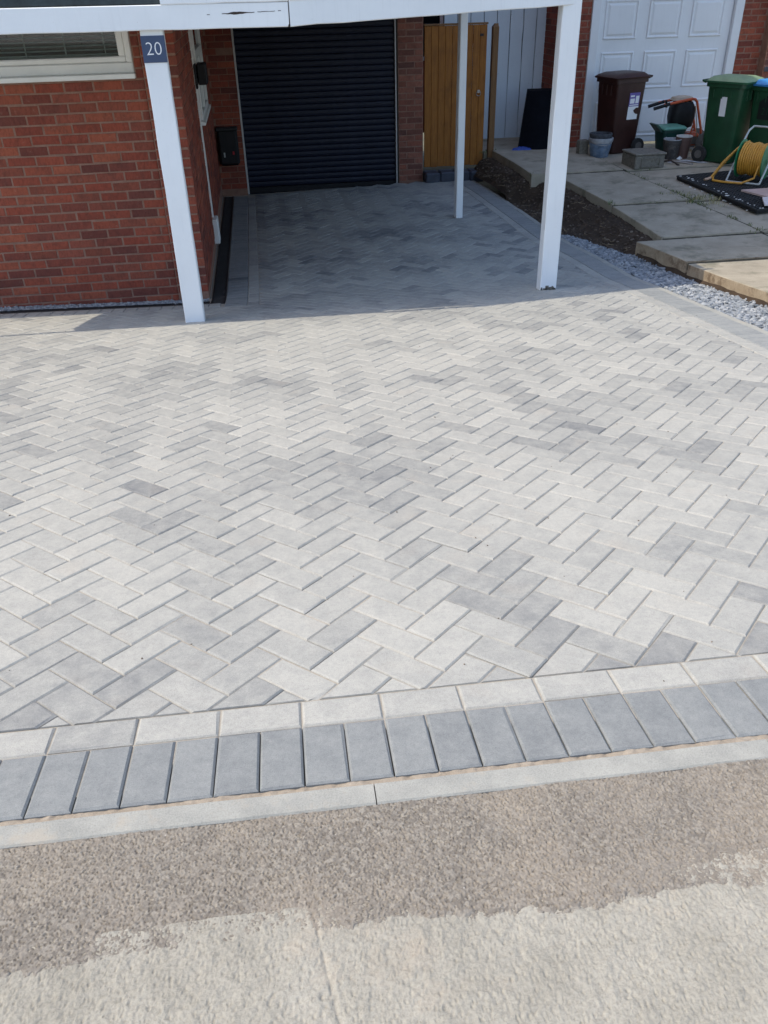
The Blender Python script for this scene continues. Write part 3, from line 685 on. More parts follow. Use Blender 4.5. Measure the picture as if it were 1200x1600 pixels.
mb = MB(); mb.box(7.67, 8.4, NY - .19, NY - .16, .14, .20, .004); mb.build('plinth', M['engineering'], NB)
ND = empty('garage_door'); ND.parent = NB
mb = MB(); mb.box(5.14, 5.262, NY - .02, NY + .1, -.74, 1.4, .006); mb.build('frame_side', M['door_white'], ND); mb = MB(); mb.box(7.168, 7.288, NY - .02, NY + .1, -.74, 1.4, .006); mb.build('frame_side', M['door_white'], ND); mb = MB(); mb.box(5.14, 7.288, NY - .02, NY + .1, 1.402, 1.45, .006); mb.build('frame_head', M['door_white'], ND)
mb = MB(); mb.box(5.268, 7.162, NY + .045, NY + .075, -.73, 1.4, .004); mb.build('door_leaf', M['door_white'], ND)
def raised(w, h):
    mb = MB(); d = NY + .045
    def ring(x, y): return [(-w / 2 + x, d + y, -h / 2 + x), (w / 2 - x, d + y, -h / 2 + x), (w / 2 - x, d + y, h / 2 - x), (-w / 2 + x, d + y, h / 2 - x)]
    mb.loft([ring(0, .001), ring(.012, -.016), ring(.022, -.016), ring(.034, -.004), ring(.045, -.004), ring(.07, -.016)], cap=False); n = len(mb.v); mb.f.append((n - 4, n - 3, n - 2, n - 1)); mb.m.append(0); return mb.mesh('raised_panel', M['door_white'])
pm = raised(.475, .47)
for cx in (5.575, 6.195, 6.805):
    for cz in (-.42, .20, .815, 1.2): 
        if cz < 1.1: link('raised_panel', pm, ND, (cx, 0, cz))
mb = MB(); mb.box(4.8, 12.2, NY - .1, 9.2, 2.6, 2.7); mb.build('roof', M['felt'], NB)
mb = MB(); mb.box(5.1, 12, 8.8, 9, -1.2, 2.6); mb.build('rear_wall', M['brick'], NB)

# ------------------------------------------------------------------ gate, post, step, white board fence, building behind
GT = empty('wooden_gate', (*H2W(2.872, GY + .01), 0), WA, 'golden brown timber gate of vertical boards with ring latch', 'gate')
nbd = 9; bw = .85 / nbd
for k in range(nbd):
    mb = MB(); j = random.gauss(0, .0012); mb.box(k * bw + .0012, (k + 1) * bw - .0012, j, .02 + j, -.925 + random.gauss(0, .002), .812, .004); mb.build('board', M['gate_wood'], GT)
mb = MB(); mb.box(-.01, .86, -.006, .028, .815, .838, .004); mb.build('top_rail', M['post_wood'], GT)
mb = MB()
for z in (-.7, .0, .65): mb.box(.01, .84, .0225, .05, z - .05, z + .05)
mb.build('ledge', M['gate_wood'], GT)
mb = MB(); mb.lathe([(.0, -.012), (.02, -.012), (.024, -.004), (.024, 0)], (.755, -.003, .02), 14, axis='Y'); mb.tube([(.755 + .03 * math.sin(a), -.014, -.005 + .03 * math.cos(a)) for a in np.linspace(0, 2 * math.pi, 17)], .004, 6); mb.build('ring_latch', M['metal'], GT, True)
mb = MB(); mb.box(.75, .80, -.008, -.001, .68, .71, .002); mb.build('hinge', M['crack'], GT)
mb = MB(); mb.box(0, .082, 0, .09, -1.12, .79, .006); mb.add([(0.006, .006, .79), (.076, .006, .79), (.076, .084, .79), (.006, .084, .79), (.03, .03, .822), (.076, .03, .822), (.076, .06, .822), (.03, .06, .822)], [(0, 1, 5, 4), (1, 2, 6, 5), (2, 3, 7, 6), (3, 0, 4, 7), (4, 5, 6, 7)])
tag(mb.build('gate_post', M['post_wood'], None, loc=(*H2W(3.785, GY - .05), 0), rz=WA), 'square brown timber post standing right of the wooden gate', 'post')
o = bpy.context.scene.objects['gate_post']; mb = MB(); mb.box(-.012, -.001, .0, .02, -.0, .2, .002); mb.build('latch_keep', M['crack'], o)
ST = empty('step', (*H2W(2.86, GY - .20), -1.125), WA, 'dark blue engineering brick step under the wooden gate', 'step')
for k in range(4):
    mb = MB(); mb.box(k * .215 + .003, (k + 1) * .215 - .003, .02 + random.gauss(0, .004), .28, 0, .15 + random.gauss(0, .004), .018); mb.build('brick', M['engineering'], ST, True)
FN = empty('board_fence', (*H2W(3.72, 6.0), 0), WA, 'weathered pale blue white vertical board fence behind the gate', 'fence')
for k in range(8):
    mb = MB(); w = .196; x = -.35 + k * w; rings = []
    for z in np.linspace(-.775 + random.gauss(0, .006), 1.7, 14):
        j = lambda: random.gauss(0, .0022); rings.append([(x + .005 + j(), 0, z), (x + w - .005 + j(), 0, z), (x + w - .005, .022, z), (x + .005, .022, z)])
    mb.loft(rings); mb.build('board', M['board_paint'], FN)
mb = MB()
for z in (-.5, .5, 1.4): mb.box(-.35, 1.2, .024, .06, z - .05, z + .05)
mb.build('rail', M['crack'], FN); mb = MB(); mb.box(-.35, 1.2, .062, .07, -.76, 1.69); mb.build('backing', M['felt'], FN)
CS = empty('conservatory', (*H2W(2.4, 9.2), -1.1), WA, 'white framed glazed building seen above the wooden gate', 'building')
mb = MB(); mb.box(.55, 3.0, 0, .2, 0, 1.2); mb.build('wall', M['brick'], CS)
mb = MB()
for x in (.55, 1.05, 1.55, 2.05, 2.55): mb.box(x, x + .06, -.02, .08, 1.2, 2.9, .004)
mb.box(.55, 2.65, -.03, .09, 1.2, 1.26); mb.box(.55, 2.65, -.03, .09, 2.2, 2.25); mb.build('window_frame', M['upvc'], CS)
mb = MB(); mb.box(.56, 2.6, .03, .05, 1.26, 2.9); mb.build('pane', M['glass'], CS)
mb = MB()
for k in range(7): mb.box(1.62 + k * .07, 1.655 + k * .07, -.034, -.031, 1.93, 2.2)
mb.build('awning_stripe', M['red'], CS); mb = MB(); mb.box(1.60, 2.12, -.030, -.022, 1.93, 2.2); mb.build('awning', M['white_print'], CS)

# ------------------------------------------------------------------ wall box, channel drains
WB = empty('wall_box', (*H2W(.155, GY - .005), -.52), WA, 'black plastic box hung on the brick wall left of the roller door', 'box')
mb = MB(); mb.box(-.135, .135, -.15, 0, -.23, .23, .03); mb.build('case', M['black_plastic'], WB); mb = MB(); mb.box(-.145, .145, -.17, .0, .205, .245, .012); mb.build('lid', M['rubber'], WB); mb = MB(); mb.box(.05, .075, -.156, -.149, -.09, -.05); mb.build('indicator', M['red'], WB); mb = MB(); mb.box(-.07, -.05, -.156, -.149, -.12, -.06); mb.build('latch', M['tube_grey'], WB)
def drain(name, a, b, w, label, n):
    D_ = tag(empty(name, (*a, 0), 0), label, 'drain'); a, b = np.array(a), np.array(b); L = np.hypot(*(b - a)); d = (b - a) / L; n_ = np.array([-d[1], d[0]])
    P_ = lambda s, t_: a + d * s + n_ * t_
    mb = MB(); bars = MB(); K = max(4, int(L / .25))
    for t0, t1, dz in ((0, .014, .001), (w - .014, w, .001), (.014, w - .014, -.02)):
        rings = []
        for k in range(K + 1):
            s = L * k / K; p, q_ = P_(s, t0) - a, P_(s, t1) - a; z = zg(*P_(s, w / 2)) + dz; rings.append([(*p, z), (*q_, z), (*q_, z - .05), (*p, z - .05)])
        mb.loft(rings)
    for k in range(n):
        s = L * (k + .5) / n; z = zg(*P_(s, w / 2)); h = L / n * .28; p = [P_(s - h, .0145) - a, P_(s + h, .0145) - a, P_(s + h, w - .0145) - a, P_(s - h, w - .0145) - a]
        bars.add([(*x, z - .002) for x in p] + [(*x, z - .014) for x in p], [(0, 1, 2, 3), (0, 4, 5, 1), (2, 6, 7, 3), (1, 5, 6, 2), (3, 7, 4, 0)])
    mb.build('channel', M['black_plastic'], D_); tag(bars.build('grating', M['rubber'], D_), kind='stuff')
drain('channel_drain', H2W(.147, -.36), H2W(.147, 4.8), .125, 'wide black channel drain beside the side brick wall', 260)
drain('channel_drain', H2W(-3.4, -.342), H2W(.012, -.342), .095, 'narrow black channel drain along the front wall', 220)

# ------------------------------------------------------------------ gravel, soil bank, slab drive
def chips(name, sampler, n, size, mat, zoff=.0, flat=.55):
    base = []; ico = [(-1, 1.618, 0), (1, 1.618, 0), (-1, -1.618, 0), (1, -1.618, 0), (0, -1, 1.618), (0, 1, 1.618), (0, -1, -1.618), (0, 1, -1.618), (1.618, 0, -1), (1.618, 0, 1), (-1.618, 0, -1), (-1.618, 0, 1)]
    F_ = np.array([(0, 11, 5), (0, 5, 1), (0, 1, 7), (0, 7, 10), (0, 10, 11), (1, 5, 9), (5, 11, 4), (11, 10, 2), (10, 7, 6), (7, 1, 8), (3, 9, 4), (3, 4, 2), (3, 2, 6), (3, 6, 8), (3, 8, 9), (4, 9, 5), (2, 4, 11), (6, 2, 10), (8, 6, 7), (9, 8, 1)])
    I = np.array(ico) / 1.9; mb = MB(); vs, fs, rr = [], [], []
    for k in range(n):
        x, y, z = sampler(); s = size * random.uniform(.55, 1.35); a = I * np.random.uniform(.65, 1.25, (12, 1)) * (s, s * random.uniform(.55, .9), s * flat)
        q_ = np.array((Matrix.Rotation(random.uniform(0, 6.28), 3, 'Z') @ Matrix.Rotation(random.gauss(0, .5), 3, 'X')).transposed()); a = a @ q_ + (x, y, z)
        vs.append(a); fs.append(F_ + 12 * k); rr += [random.random() * .98 + .01] * 12
    mb.v = [tuple(p) for p in np.concatenate(vs)]; mb.f = [tuple(int(i) for i in f) for f in np.concatenate(fs)]; mb.r = rr; mb.t = [0.] * len(rr); mb.m = [0] * len(mb.f)
    return mb.build(name, M[mat])
slab_left = [(4.56, 3.83), (3.2, 3.90), (3.05, 4.19), (1.56, 4.36), (.34, 4.40), (.30, 4.13), (-.56, 4.25), (-3.5, 4.20)]   # (hy, hx) left edge of the slabs
def slab_x(hy): return float(np.interp(-hy, [-a for a, b in slab_left], [b for a, b in slab_left]))
def grav():
    while True:
        hy = random.uniform(-3.2, 1.25); t_ = random.random()
        xe = W2H(xedge(H2W(3.7, hy)[1]), H2W(3.7, hy)[1])[0]; x1 = min(slab_x(hy) + .01, 9) if hy < .32 else 4.10 - .34 * (hy - .3) 
        x0 = xe + .008
        if x1 - x0 < .03: continue
        hx = x0 + (x1 - x0) * t_; p = H2W(hx, hy); return p[0], p[1], zg(*p) - .022 + random.uniform(-.008, .012)
tag(chips('gravel', grav, 5200, .021, 'slate_chip'), 'grey blue slate chippings filling the strip beside the slabs', 'gravel', kind='stuff')
def grav2():
    hx = random.uniform(-3., -.01 if random.random() < .5 else -.2); hy = random.uniform(-.25, -.03 if hx < -.27 else -.05); p = H2W(hx, hy); return p[0], p[1], zg(*p) - .002 + random.uniform(-.006, .008)
tag(chips('gravel', grav2, 4200, .013, 'slate_chip'), 'thin strip of fine grey gravel along the base of the front wall', 'gravel', kind='stuff')
def crumbs():
    while True:
        x, y = random.uniform(-3, 2.4), random.uniform(1.5, 7); return x, y, zg(x, y) + .001
tag(chips('crumbs', crumbs, 170, .0032, 'rubble'), 'tiny crumbs of sand and grit scattered over the paving', 'grit', kind='stuff')
# soil
N_S, N_T = 150, 40; mb = MB(); vs = []
for i in range(N_S):
    hy = -3.4 + (4.85 + 3.4) * i / (N_S - 1)
    for j in range(N_T):
        t_ = j / (N_T - 1); w0 = H2W(3.7, hy); xe = W2H(xedge(w0[1]), w0[1])[0] - .01; x1 = slab_x(hy) + .30
        hx = xe + (x1 - xe) * t_; p = H2W(hx, hy); e = slab_x(hy) - hx       # distance to slab edge
        base = zg(*p) - .030; top = zs(p[1]) - .075
        bank = sm(.42, .02, e) if hy > .4 else sm(.02, -.03, e) * .6
        nz = float(fbm(np.array([hx]), np.array([hy]), 5, 31, 4)[0]); z = base + (top - base) * bank + .09 * nz * (.3 + bank * (1 - bank) * 3) * (1 if hy > .3 else .25) * sm(-.02, .2, t_)
        vs.append((*p, z))
mb.add(vs, [(i * N_T + j, i * N_T + j + 1, (i + 1) * N_T + j + 1, (i + 1) * N_T + j) for i in range(N_S - 1) for j in range(N_T - 1)])
soil = tag(mb.build('soil_bank', M['soil'], None, True), kind='structure')
from mathutils.bvhtree import BVHTree
bvh = BVHTree.FromPolygons([v for v in mb.v], mb.f)
def soil_pt():
    while True:
        hy = random.uniform(.3, 4.8); w0 = H2W(3.7, hy); xe = W2H(xedge(w0[1]), w0[1])[0] + .02; hx = random.uniform(xe, slab_x(hy) + .02); p = H2W(hx, hy)
        h = bvh.ray_cast(Vector((*p, 2)), Vector((0, 0, -1)))[0]
        if h: return h.x, h.y, h.z + .003
tag(chips('rubble', soil_pt, 1700, .016, 'rubble'), 'crumbs of stone and mortar scattered over the bare soil bank', 'rubble', kind='stuff')
mb = MB()
for k in range(46):
    x, y, z = soil_pt(); a = random.uniform(0, 6.28); L = random.uniform(.04, .2); pts = []
    for i in range(5): pts.append((x + math.cos(a) * L * i / 4, y + math.sin(a) * L * i / 4, z + .012 + random.uniform(-.004, .015))); a += random.gauss(0, .3)
    mb.tube(pts, [.003, .003, .0025, .002, .001], 5)
tag(mb.build('roots', M['twig']), 'thin pale roots and twigs sticking out of the soil bank', 'roots', kind='stuff')
# slabs
NDV = empty('slab_drive'); NDV["kind"] = 'structure'
def slab(P, th, mat, dz=0.):
    """P: four local (hx,hy) corners, counter-clockwise; subdivided along y so it follows the fall"""
    mb = MB(); rings = []; n = 5; g = .018
    (x0, y0), (x1, y1), (x2, y2), (x3, y3) = P
    for k in range(n + 1):
        t_ = k / n; l = np.array([x0 + (x3 - x0) * t_, y0 + (y3 - y0) * t_]); r_ = np.array([x1 + (x2 - x1) * t_, y1 + (y2 - y1) * t_])
        if k == 0: l[1] += g; r_[1] += g
        if k == n: l[1] -= g; r_[1] -= g
        l[0] += g; r_[0] -= g; a, b = H2W(*l), H2W(*r_); za, zb = zs(a[1]) + dz, zs(b[1]) + dz; e = .006; ia, ib = a + E1 * e, b - E1 * e
        q_ = .004 if k in (0, n) else 0
        rings.append([(*a, za - th), (*b, zb - th), (*b, zb - e - q_), (*ib, zb - q_), (*ia, za - q_), (*a, za - e - q_)])
    mb.loft(rings)
    o = mb.build('slab', M['slab'], NDV); o.data.materials.append(M['slab_edge'])
    if mat:
        for p in o.data.polygons:
            if abs(p.normal.z) < .6: p.material_index = 1
jx = lambda hy: float(np.interp(hy, [-3.5, .44, 1.6, 2.82, 3.8, 4.84], [5.75, 5.46, 5.31, 5.16, 5.05, 4.95]))
hyr = [-3.4, -.56, .31, 1.56, 3.08, 4.83]
for i in range(5):
    a, b = hyr[i], hyr[i + 1]; l0, l1 = {0: (4.22, 4.25), 1: (4.25, 4.13), 2: (4.40, 4.36), 3: (4.36, 4.19), 4: (3.90, 3.83)}[i]
    slab([(l0, a), (jx(a), a), (jx(b), b), (l1, b)], .16, i in (0, 1), .015 * (i - 2)); slab([(jx(a), a), (7.0, a), (7.0, b), (jx(b), b)], .16, False, .013 * (i - 2) - .012); slab([(7.0, a), (9, a), (9, b), (7.0, b)], .16, False)
def joint(a, b, w, dz):
    a, b = np.array(a), np.array(b); d = (b - a) / np.hypot(*(b - a)); n_ = np.array([-d[1], d[0]]); mb = MB(); rings = []
    for k in range(13):
        p = a + (b - a) * k / 12; l, r_ = H2W(*(p - n_ * w)), H2W(*(p + n_ * w)); z = zs(l[1]) + dz + random.gauss(0, .002); rings.append([(*l, z), (*r_, z), (*r_, z - .06), (*l, z - .06)])
    mb.loft(rings); mb.build('joint_fill', M['joint_dirt'], NDV)
for i in range(1, 5):
    l0 = {1: 4.25, 2: 4.40, 3: 4.36, 4: 4.19}[i]; joint((l0 + .03, hyr[i]), (jx(hyr[i]), hyr[i]), .024, .015 * (i - 3) - .0035); joint((jx(hyr[i]), hyr[i]), (7.2, hyr[i]), .024, .013 * (i - 3) - .018)
for i in range(5): joint((jx(hyr[i]), hyr[i]), (jx(hyr[i + 1]), hyr[i + 1]), .022, .013 * (i - 2) - .014)
slab([(3.72, 4.83), (4.9, 4.83), (4.9, 6.2), (3.72, 6.2)], .16, False)
# weeds in the slab joints
mb = MB()
def tuft(hx, hy, n, h, mi):
    p = H2W(hx, hy); z = zs(p[1]) - .004
    for k in range(n):
        x, y = p[0] + random.gauss(0, .03), p[1] + random.gauss(0, .03); a = random.uniform(0, 6.28); L = h * random.uniform(.4, 1.2); w = .003; dx, dy = math.cos(a), math.sin(a); b = random.uniform(.2, .9)
        mb.add([(x - dy * w, y + dx * w, z), (x + dy * w, y - dx * w, z), (x + dx * L * b * .5 + dy * w, y + dy * L * b * .5 - dx * w, z + L * .6), (x + dx * L * b * .5 - dy * w, y + dy * L * b * .5 + dx * w, z + L * .6), (x + dx * L * b, y + dy * L * b, z + L * .8)], [(0, 1, 2, 3), (3, 2, 4)], mi=mi)
for k in range(60): hy = random.uniform(.3, 4.2); tuft(jx(hy) + random.gauss(0, .02), hy, random.randint(3, 12), .035, 0)
for k in range(30): tuft(5.35 + random.gauss(0, .16), 1.6 + random.gauss(0, .16), 9, .05, random.choice((0, 1, 1)))
for k in range(10): hx = random.uniform(4.4, 6); tuft(hx, random.choice((3.08, 1.56, .31)), 5, .03, 0)
tuft(4.36, 1.6, 12, .07, 0); tuft(3.95, 3.15, 12, .05, 0)
for k in range(8): tuft(3.8 + random.gauss(0, .1), 4.82, 6, .06, 0)
tag(mb.build('weeds', [M['weed'], M['weed_dry']]), 'small green and dry weeds growing in the slab joints', 'weeds', kind='stuff')

# ------------------------------------------------------------------ things on the neighbour's drive
def rrect(w, d, z, r_=.05, cy=0., n=4):
    pts = []
    for sx, sy, a0 in ((1, -1, -90), (1, 1, 0), (-1, 1, 90), (-1, -1, 180)):
        for k in range(n + 1):
            a = R(a0 + 90 * k / n); pts.append((sx * (w / 2 - r_) + r_ * math.cos(a), cy + sy * (d / 2 - r_) + r_ * math.sin(a), z))
    return pts
def bin_(x, y, rz, label, body, rim, lid, scale=1., name='wheelie_bin'):
    B = empty(name, (x, y, zs(y)), rz, label, 'bin', 'wheelie bins on the slab drive'); s = scale; z0 = 0
    mb = MB(); mb.loft([rrect(.36 * s, .38 * s, .02), rrect(.38 * s, .40 * s, .05), rrect(.44 * s, .47 * s, .80 * s), rrect(.445 * s, .475 * s, .88 * s), rrect(.48 * s, .53 * s, .885 * s), rrect(.48 * s, .53 * s, .93 * s)]); o = mb.build('body', M[body], B, True)
    for sx in (-.09, 0, .09): m2 = MB(); m2.box(sx - .006, sx + .006, -.25 * s, -.228 * s, .74 * s, .86 * s, .002); m2.build('rib', M[body], o)
    for sy in (-.1, 0.02, .14): m2 = MB(); m2.box(-.232 * s, -.215 * s, sy - .006, sy + .006, .76 * s, .86 * s, .002); m2.build('rib', M[body], o)
    mb = MB(); mb.loft([rrect(.50 * s, .56 * s, .932 * s, .05, -.01), rrect(.51 * s, .57 * s, .952 * s, .05, -.01)]); mb.build('lid_rim', M[rim], B, True)
    mb = MB(); mb.loft([rrect(.50 * s, .56 * s, .953 * s, .06, -.01), rrect(.46 * s, .52 * s, .975 * s, .07, -.005), rrect(.40 * s, .42 * s, .997 * s, .08, .02), rrect(.24 * s, .28 * s, 1.005 * s, .08, .03)]); L = mb.build('lid', M[lid], B, True)
    mb = MB(); mb.tube([(-.2 * s, .28 * s, .93 * s), (-.2 * s, .325 * s, .945 * s), (.2 * s, .325 * s, .945 * s), (.2 * s, .28 * s, .93 * s)], .014, 8); mb.build('handle', M[body], B, True)
    for sx in (-1, 1):
        mb = MB(); mb.lathe([(.0, 0), (.07, 0), (.098, .004), (.1, .012), (.1, .04), (.096, .05), (.0, .05)], ((.20 if sx > 0 else -.25) * s, .20 * s, .10), 20, axis='X'); w = mb.build('wheel', M['rubber'], B, True)
        mb = MB(); mb.lathe([(0, -.004), (.05, -.004), (.052, .054), (0, .054)], ((.20 if sx > 0 else -.25) * s, .20 * s, .10), 14, axis='X'); mb.build('hub', M['grey_tyre'], w, True)
    mb = MB(); mb.tube([(-.22 * s, .2 * s, .10), (.22 * s, .2 * s, .10)], .012, 6); mb.build('axle', M['metal'], B)
    return B
def side_plate(B, pts, mat, name, x, lean, sg=-1):
    """flat sticker on one side of a bin: pts are (y,z)"""
    mb = MB(); f = lambda y, z: sg * (x + lean * z + .0015); n = len(pts)
    mb.add([(f(y, z), y, z) for y, z in pts], [tuple(range(n))]); return mb.build(name, M[mat], B)
SIDE = (.1815, .052)       # half width of the bin side at z=0 and its growth with z
BB = bin_(3.345, 12.36, R(-65), 'dark brown wheelie bin with purple and white label by the garage door', 'brown_bin', 'brown_bin', 'brown_bin')
side_plate(BB, [(-.03, .44), (-.03, .76), (.14, .76), (.14, .44)], 'white_print', 'label', .1845, .052, 1)
side_plate(BB, [(-.031, .60), (-.031, .765), (.141, .765), (.141, .60)], 'label_purple', 'label_band', .1855, .052, 1)
for a, b, c, d in ((-.015, .05, .715, .735), (-.015, .06, .635, .695), (.075, .13, .635, .725), (-.02, .13, .61, .622)): side_plate(BB, [(a, c), (a, d), (b, d), (b, c)], 'white_print', 'label_box', .1865, .052, 1)
side_plate(BB, [(.08, .52), (.06, .55), (.10, .58), (.142, .58), (.142, .50), (.11, .505)], 'brown_bin', 'torn_patch', .1875, .052, 1)
GB = bin_(4.53, 11.50, R(40), 'green wheelie bin with pale green lid and blank white sticker on its side', 'green_bin', 'green_rim', 'green_lid')
GB2 = bin_(4.99, 11.22, R(33), 'green wheelie bin with blue lid and black house shaped sticker', 'green_bin', 'blue_lid', 'blue_lid', .98)
side_plate(GB, [(.03, .56), (.03, .78), (-.055, .78), (-.055, .56)], 'white_print', 'sticker', .1835, .05)
side_plate(GB2, [(.10, .55), (.10, .74), (.0, .82), (-.10, .74), (-.10, .55)], 'ink', 'house_sticker', .1835, .05)
link('digits', text_mesh('21', .11, M['green_bin']), GB2, (-(.1835 + .05 * .64) - .004, 0, .64), rot=(math.pi / 2, 0, -math.pi / 2))
# buckets
def bucket(name, x, y, z, r0, r1, h, label, mat, rim, tilt=0.):
    B = empty(name, (x, y, z), 0, label, 'bucket'); mb = MB(); mb.lathe([(r0 - .006, .004), (r1 - .012, h - .01), (r1 - .008, h)], n=28, cap=False); mb.lathe([(r0 * .98, 0), (r0, .004), (r1 - .002, h - .06)], n=28, cap=False); mb.lathe([(0, .006), (r0 - .004, .006)], n=28, cap=False); mb.lathe([(0, 0.), (r0, 0.)], n=28, cap=False); mb.build('body', M[mat], B, True)
    mb = MB(); mb.lathe([(r1 - .008, h + .002), (r1 + .008, h), (r1 + .010, h - .02), (r1 - .002, h - .055), (r1 - .004, h - .06)], n=28, cap=False); mb.build('rim', M[rim], B, True); return B
B1 = bucket('bucket', 3.055, 12.02, zs(12), .115, .155, .25, 'blue grey plastic bucket crusted with cement beside the brown bin', 'bucket_blue', 'bucket_rim')
mb = MB(); mb.tube([(.155 * math.cos(a), -.03 - .155 * abs(math.sin(a)) * .9, .235 - .06 * math.sin(a)) for a in np.linspace(0, math.pi, 14)], .003, 6); mb.build('handle', M['metal'], B1)
B2 = bucket('bucket', 3.05, 12.025, zs(12) + .1, .115, .142, .205, 'dark cement stained bucket nested inside the blue grey bucket', 'cement_dark', 'cement_dark')
mb = MB(); mb.box(-.07, .07, -.05, .05, 0, .2, .01); tag(mb.build('concrete_lump', M['grit_block'], None, loc=(2.86, 12.2, zs(12.2)), rz=.3), 'rough tan concrete lump behind the blue grey bucket', 'block')
# concrete block with a recessed panel
CB = empty('concrete_block', (3.455, 11.34, zs(11.3)), R(10), 'mossy hollow concrete block lying on the slabs in front of the brown bin', 'block')
mb = MB(); mb.box(-.20, .20, -.20, .20, 0, .165, .012); mb.build('body', M['grit_block'], CB); mb = MB()
for a, b, c, d in ((-.12, .14, .125, .14), (-.12, .14, .03, .045), (-.12, -.105, .045, .125), (.125, .14, .045, .125)): mb.box(a, b, -.213, -.199, c, d)
mb.build('panel_moulding', M['grit_block'], CB); mb = MB(); mb.box(-.21, .215, -.21, .21, .166, .19, .008); mb.build('top_slab', M['grit_block'], CB)
# caddy
CY = empty('food_caddy', (3.99, 12.08, zs(12)), R(12), 'dark green food waste caddy with its pale green lid tipped', 'caddy')
mb = MB(); mb.loft([rrect(.22, .24, 0, .04), rrect(.31, .30, .30, .04), rrect(.33, .32, .305, .04), rrect(.33, .32, .33, .04)]); mb.build('body', M['caddy_green'], CY, True)
mb = MB(); mb.loft([rrect(.34, .33, .332, .04), rrect(.35, .34, .345, .04), rrect(.30, .30, .37, .05)]); mb.build('lid', M['caddy_lid'], CY, True)
mb = MB(); mb.add([(-.17, -.1, .30), (-.17, .1, .30), (-.27, .09, .40), (-.27, -.09, .40), (-.16, -.1, .335), (-.16, .1, .335), (-.24, .09, .405), (-.24, -.09, .405)], [(0, 3, 2, 1), (4, 5, 6, 7), (0, 1, 5, 4), (1, 2, 6, 5), (2, 3, 7, 6), (3, 0, 4, 7)]); mb.build('handle', M['caddy_green'], CY)
mb = MB(); mb.box(-.125, -.085, -.144, -.138, .20, .25); mb.build('sticker', M['white_print'], CY)
def pot(x, y, r0, r1, h, label, mat, rim):
    P_ = empty('plant_pot', (x, y, zs(y)), 0, label, 'pot'); mb = MB(); mb.lathe([(r0, 0), (r1, h - .05), (r1 + .006, h - .05), (r1 + .006, h)], n=24, cap=False); mb.lathe([(0, 0), (r0, 0)], n=24, cap=False); mb.build('body', M[mat], P_, True)
    mb = MB(); mb.lathe([(r1 + .007, h - .006), (r1 + .006, h + .004), (r1 - .012, h + .002), (r1 - .016, h - .03)], n=24, cap=False); mb.build('rim', M[rim], P_, True); mb = MB(); mb.lathe([(0, h - .03), (r1 - .014, h - .032)], n=24, cap=False); mb.build('fill', M['cement_dark'], P_)
pot(3.93, 11.72, .085, .112, .255, 'dark mortar smeared pot standing left of the brown pot', 'pot_dark', 'bucket_rim')
pot(4.085, 11.74, .072, .098, .285, 'brown pot with pale rim standing beside the dark smeared pot', 'pot_brown', 'rim_white')
# metal rods
for k, (x, y, a, L, lab) in enumerate(((3.86, 11.52, -.30, .46, 'longest pale metal rod lying on the slabs below the pots'), (3.80, 11.50, -.55, .34, 'bent grey rod crossing under the longest rod below the pots'), (3.92, 11.44, -.18, .32, 'short thin rod lying nearest the camera below the pots'), (3.78, 11.45, -.9, .2, 'short dark bar end poking left below the pots'))):
    mb = MB(); d = (math.cos(a), math.sin(a)); mb.tube([(-.1 * d[0], -.1 * d[1], .012), (L * .4 * d[0], L * .4 * d[1], .018 + .012 * k), (L * d[0], L * d[1], .014)], .010, 7); mb.box(L * d[0] - .015, L * d[0] + .015, L * d[1] - .015, L * d[1] + .015, .0, .02)
    tag(mb.build('metal_rod', M['metal'] if k < 3 else M['crack'], None, loc=(x, y, zs(y))), lab, 'rod', 'loose metal rods')
mb = MB(); mb.add([(random.gauss(0, .025), random.gauss(0, .025), .02 + random.random() * .03) for _ in range(6)] + [(0, 0, .075)], [(0, 1, 6), (1, 2, 6), (2, 3, 6), (3, 4, 6), (4, 5, 6), (5, 0, 6)]); tag(mb.build('rag', M['white_print'], None, loc=(4.0, 11.55, zs(11.5))), 'scrap of white cloth lying on the metal rods', 'rag')
# garden machine
GM = empty('garden_machine', (4.33, 12.36, zs(12.3)), R(0), 'garden machine with orange tube frame, black drum and black hand grips', 'machine')
for sy in (-.13, .13):
    mb = MB(); mb.tube([(.17, sy, .10), (.13, sy, .3), (.02, sy, .63), (-.01, sy, .66), (-.05, sy, .665), (-.30, sy, .62), (-.42, sy, .60)], .017, 8); mb.build('frame_tube', M['orange'], GM, True)
    mb = MB(); mb.tube([(-.34, sy, .612), (-.55, sy, .555)], .022, 8); mb.build('hand_grip', M['black_plastic'], GM, True)
    mb = MB(); mb.tube([(-.03, sy, .1), (.02, sy, .35)], .012, 6); mb.build('strut', M['orange'], GM)
mb = MB(); mb.tube([(-.40, -.13, .66), (-.38, -.13, .57)], .016, 6); mb.tube([(-.30, -.13, .645), (-.20, -.12, .63), (-.10, -.1, .65)], .006, 6); mb.build('lever', M['black_plastic'], GM)
mb = MB(); mb.loft([rrect(.14, .2, .30, .06, .0), rrect(.30, .26, .33, .09), rrect(.34, .30, .45, .10), rrect(.32, .30, .56, .10), rrect(.24, .26, .63, .09)]); o = mb.build('drum', M['black_plastic'], GM, True); o.location = (-.125, 0, -.01)
mb = MB(); mb.loft([rrect(.30, .2, .63, .06), rrect(.26, .18, .665, .06), rrect(.12, .1, .68, .04)]); o = mb.build('bag', M['tan_cloth'], GM, True); o.location = (-.13, .04, 0.01)
mb = MB(); mb.box(-.06, .14, -.12, .12, .08, .24, .03); mb.build('base', M['orange'], GM); mb = MB(); mb.box(-.02, .10, -.135, -.1205, .10, .2, .01); mb.build('cover', M['grey_tyre'], GM)
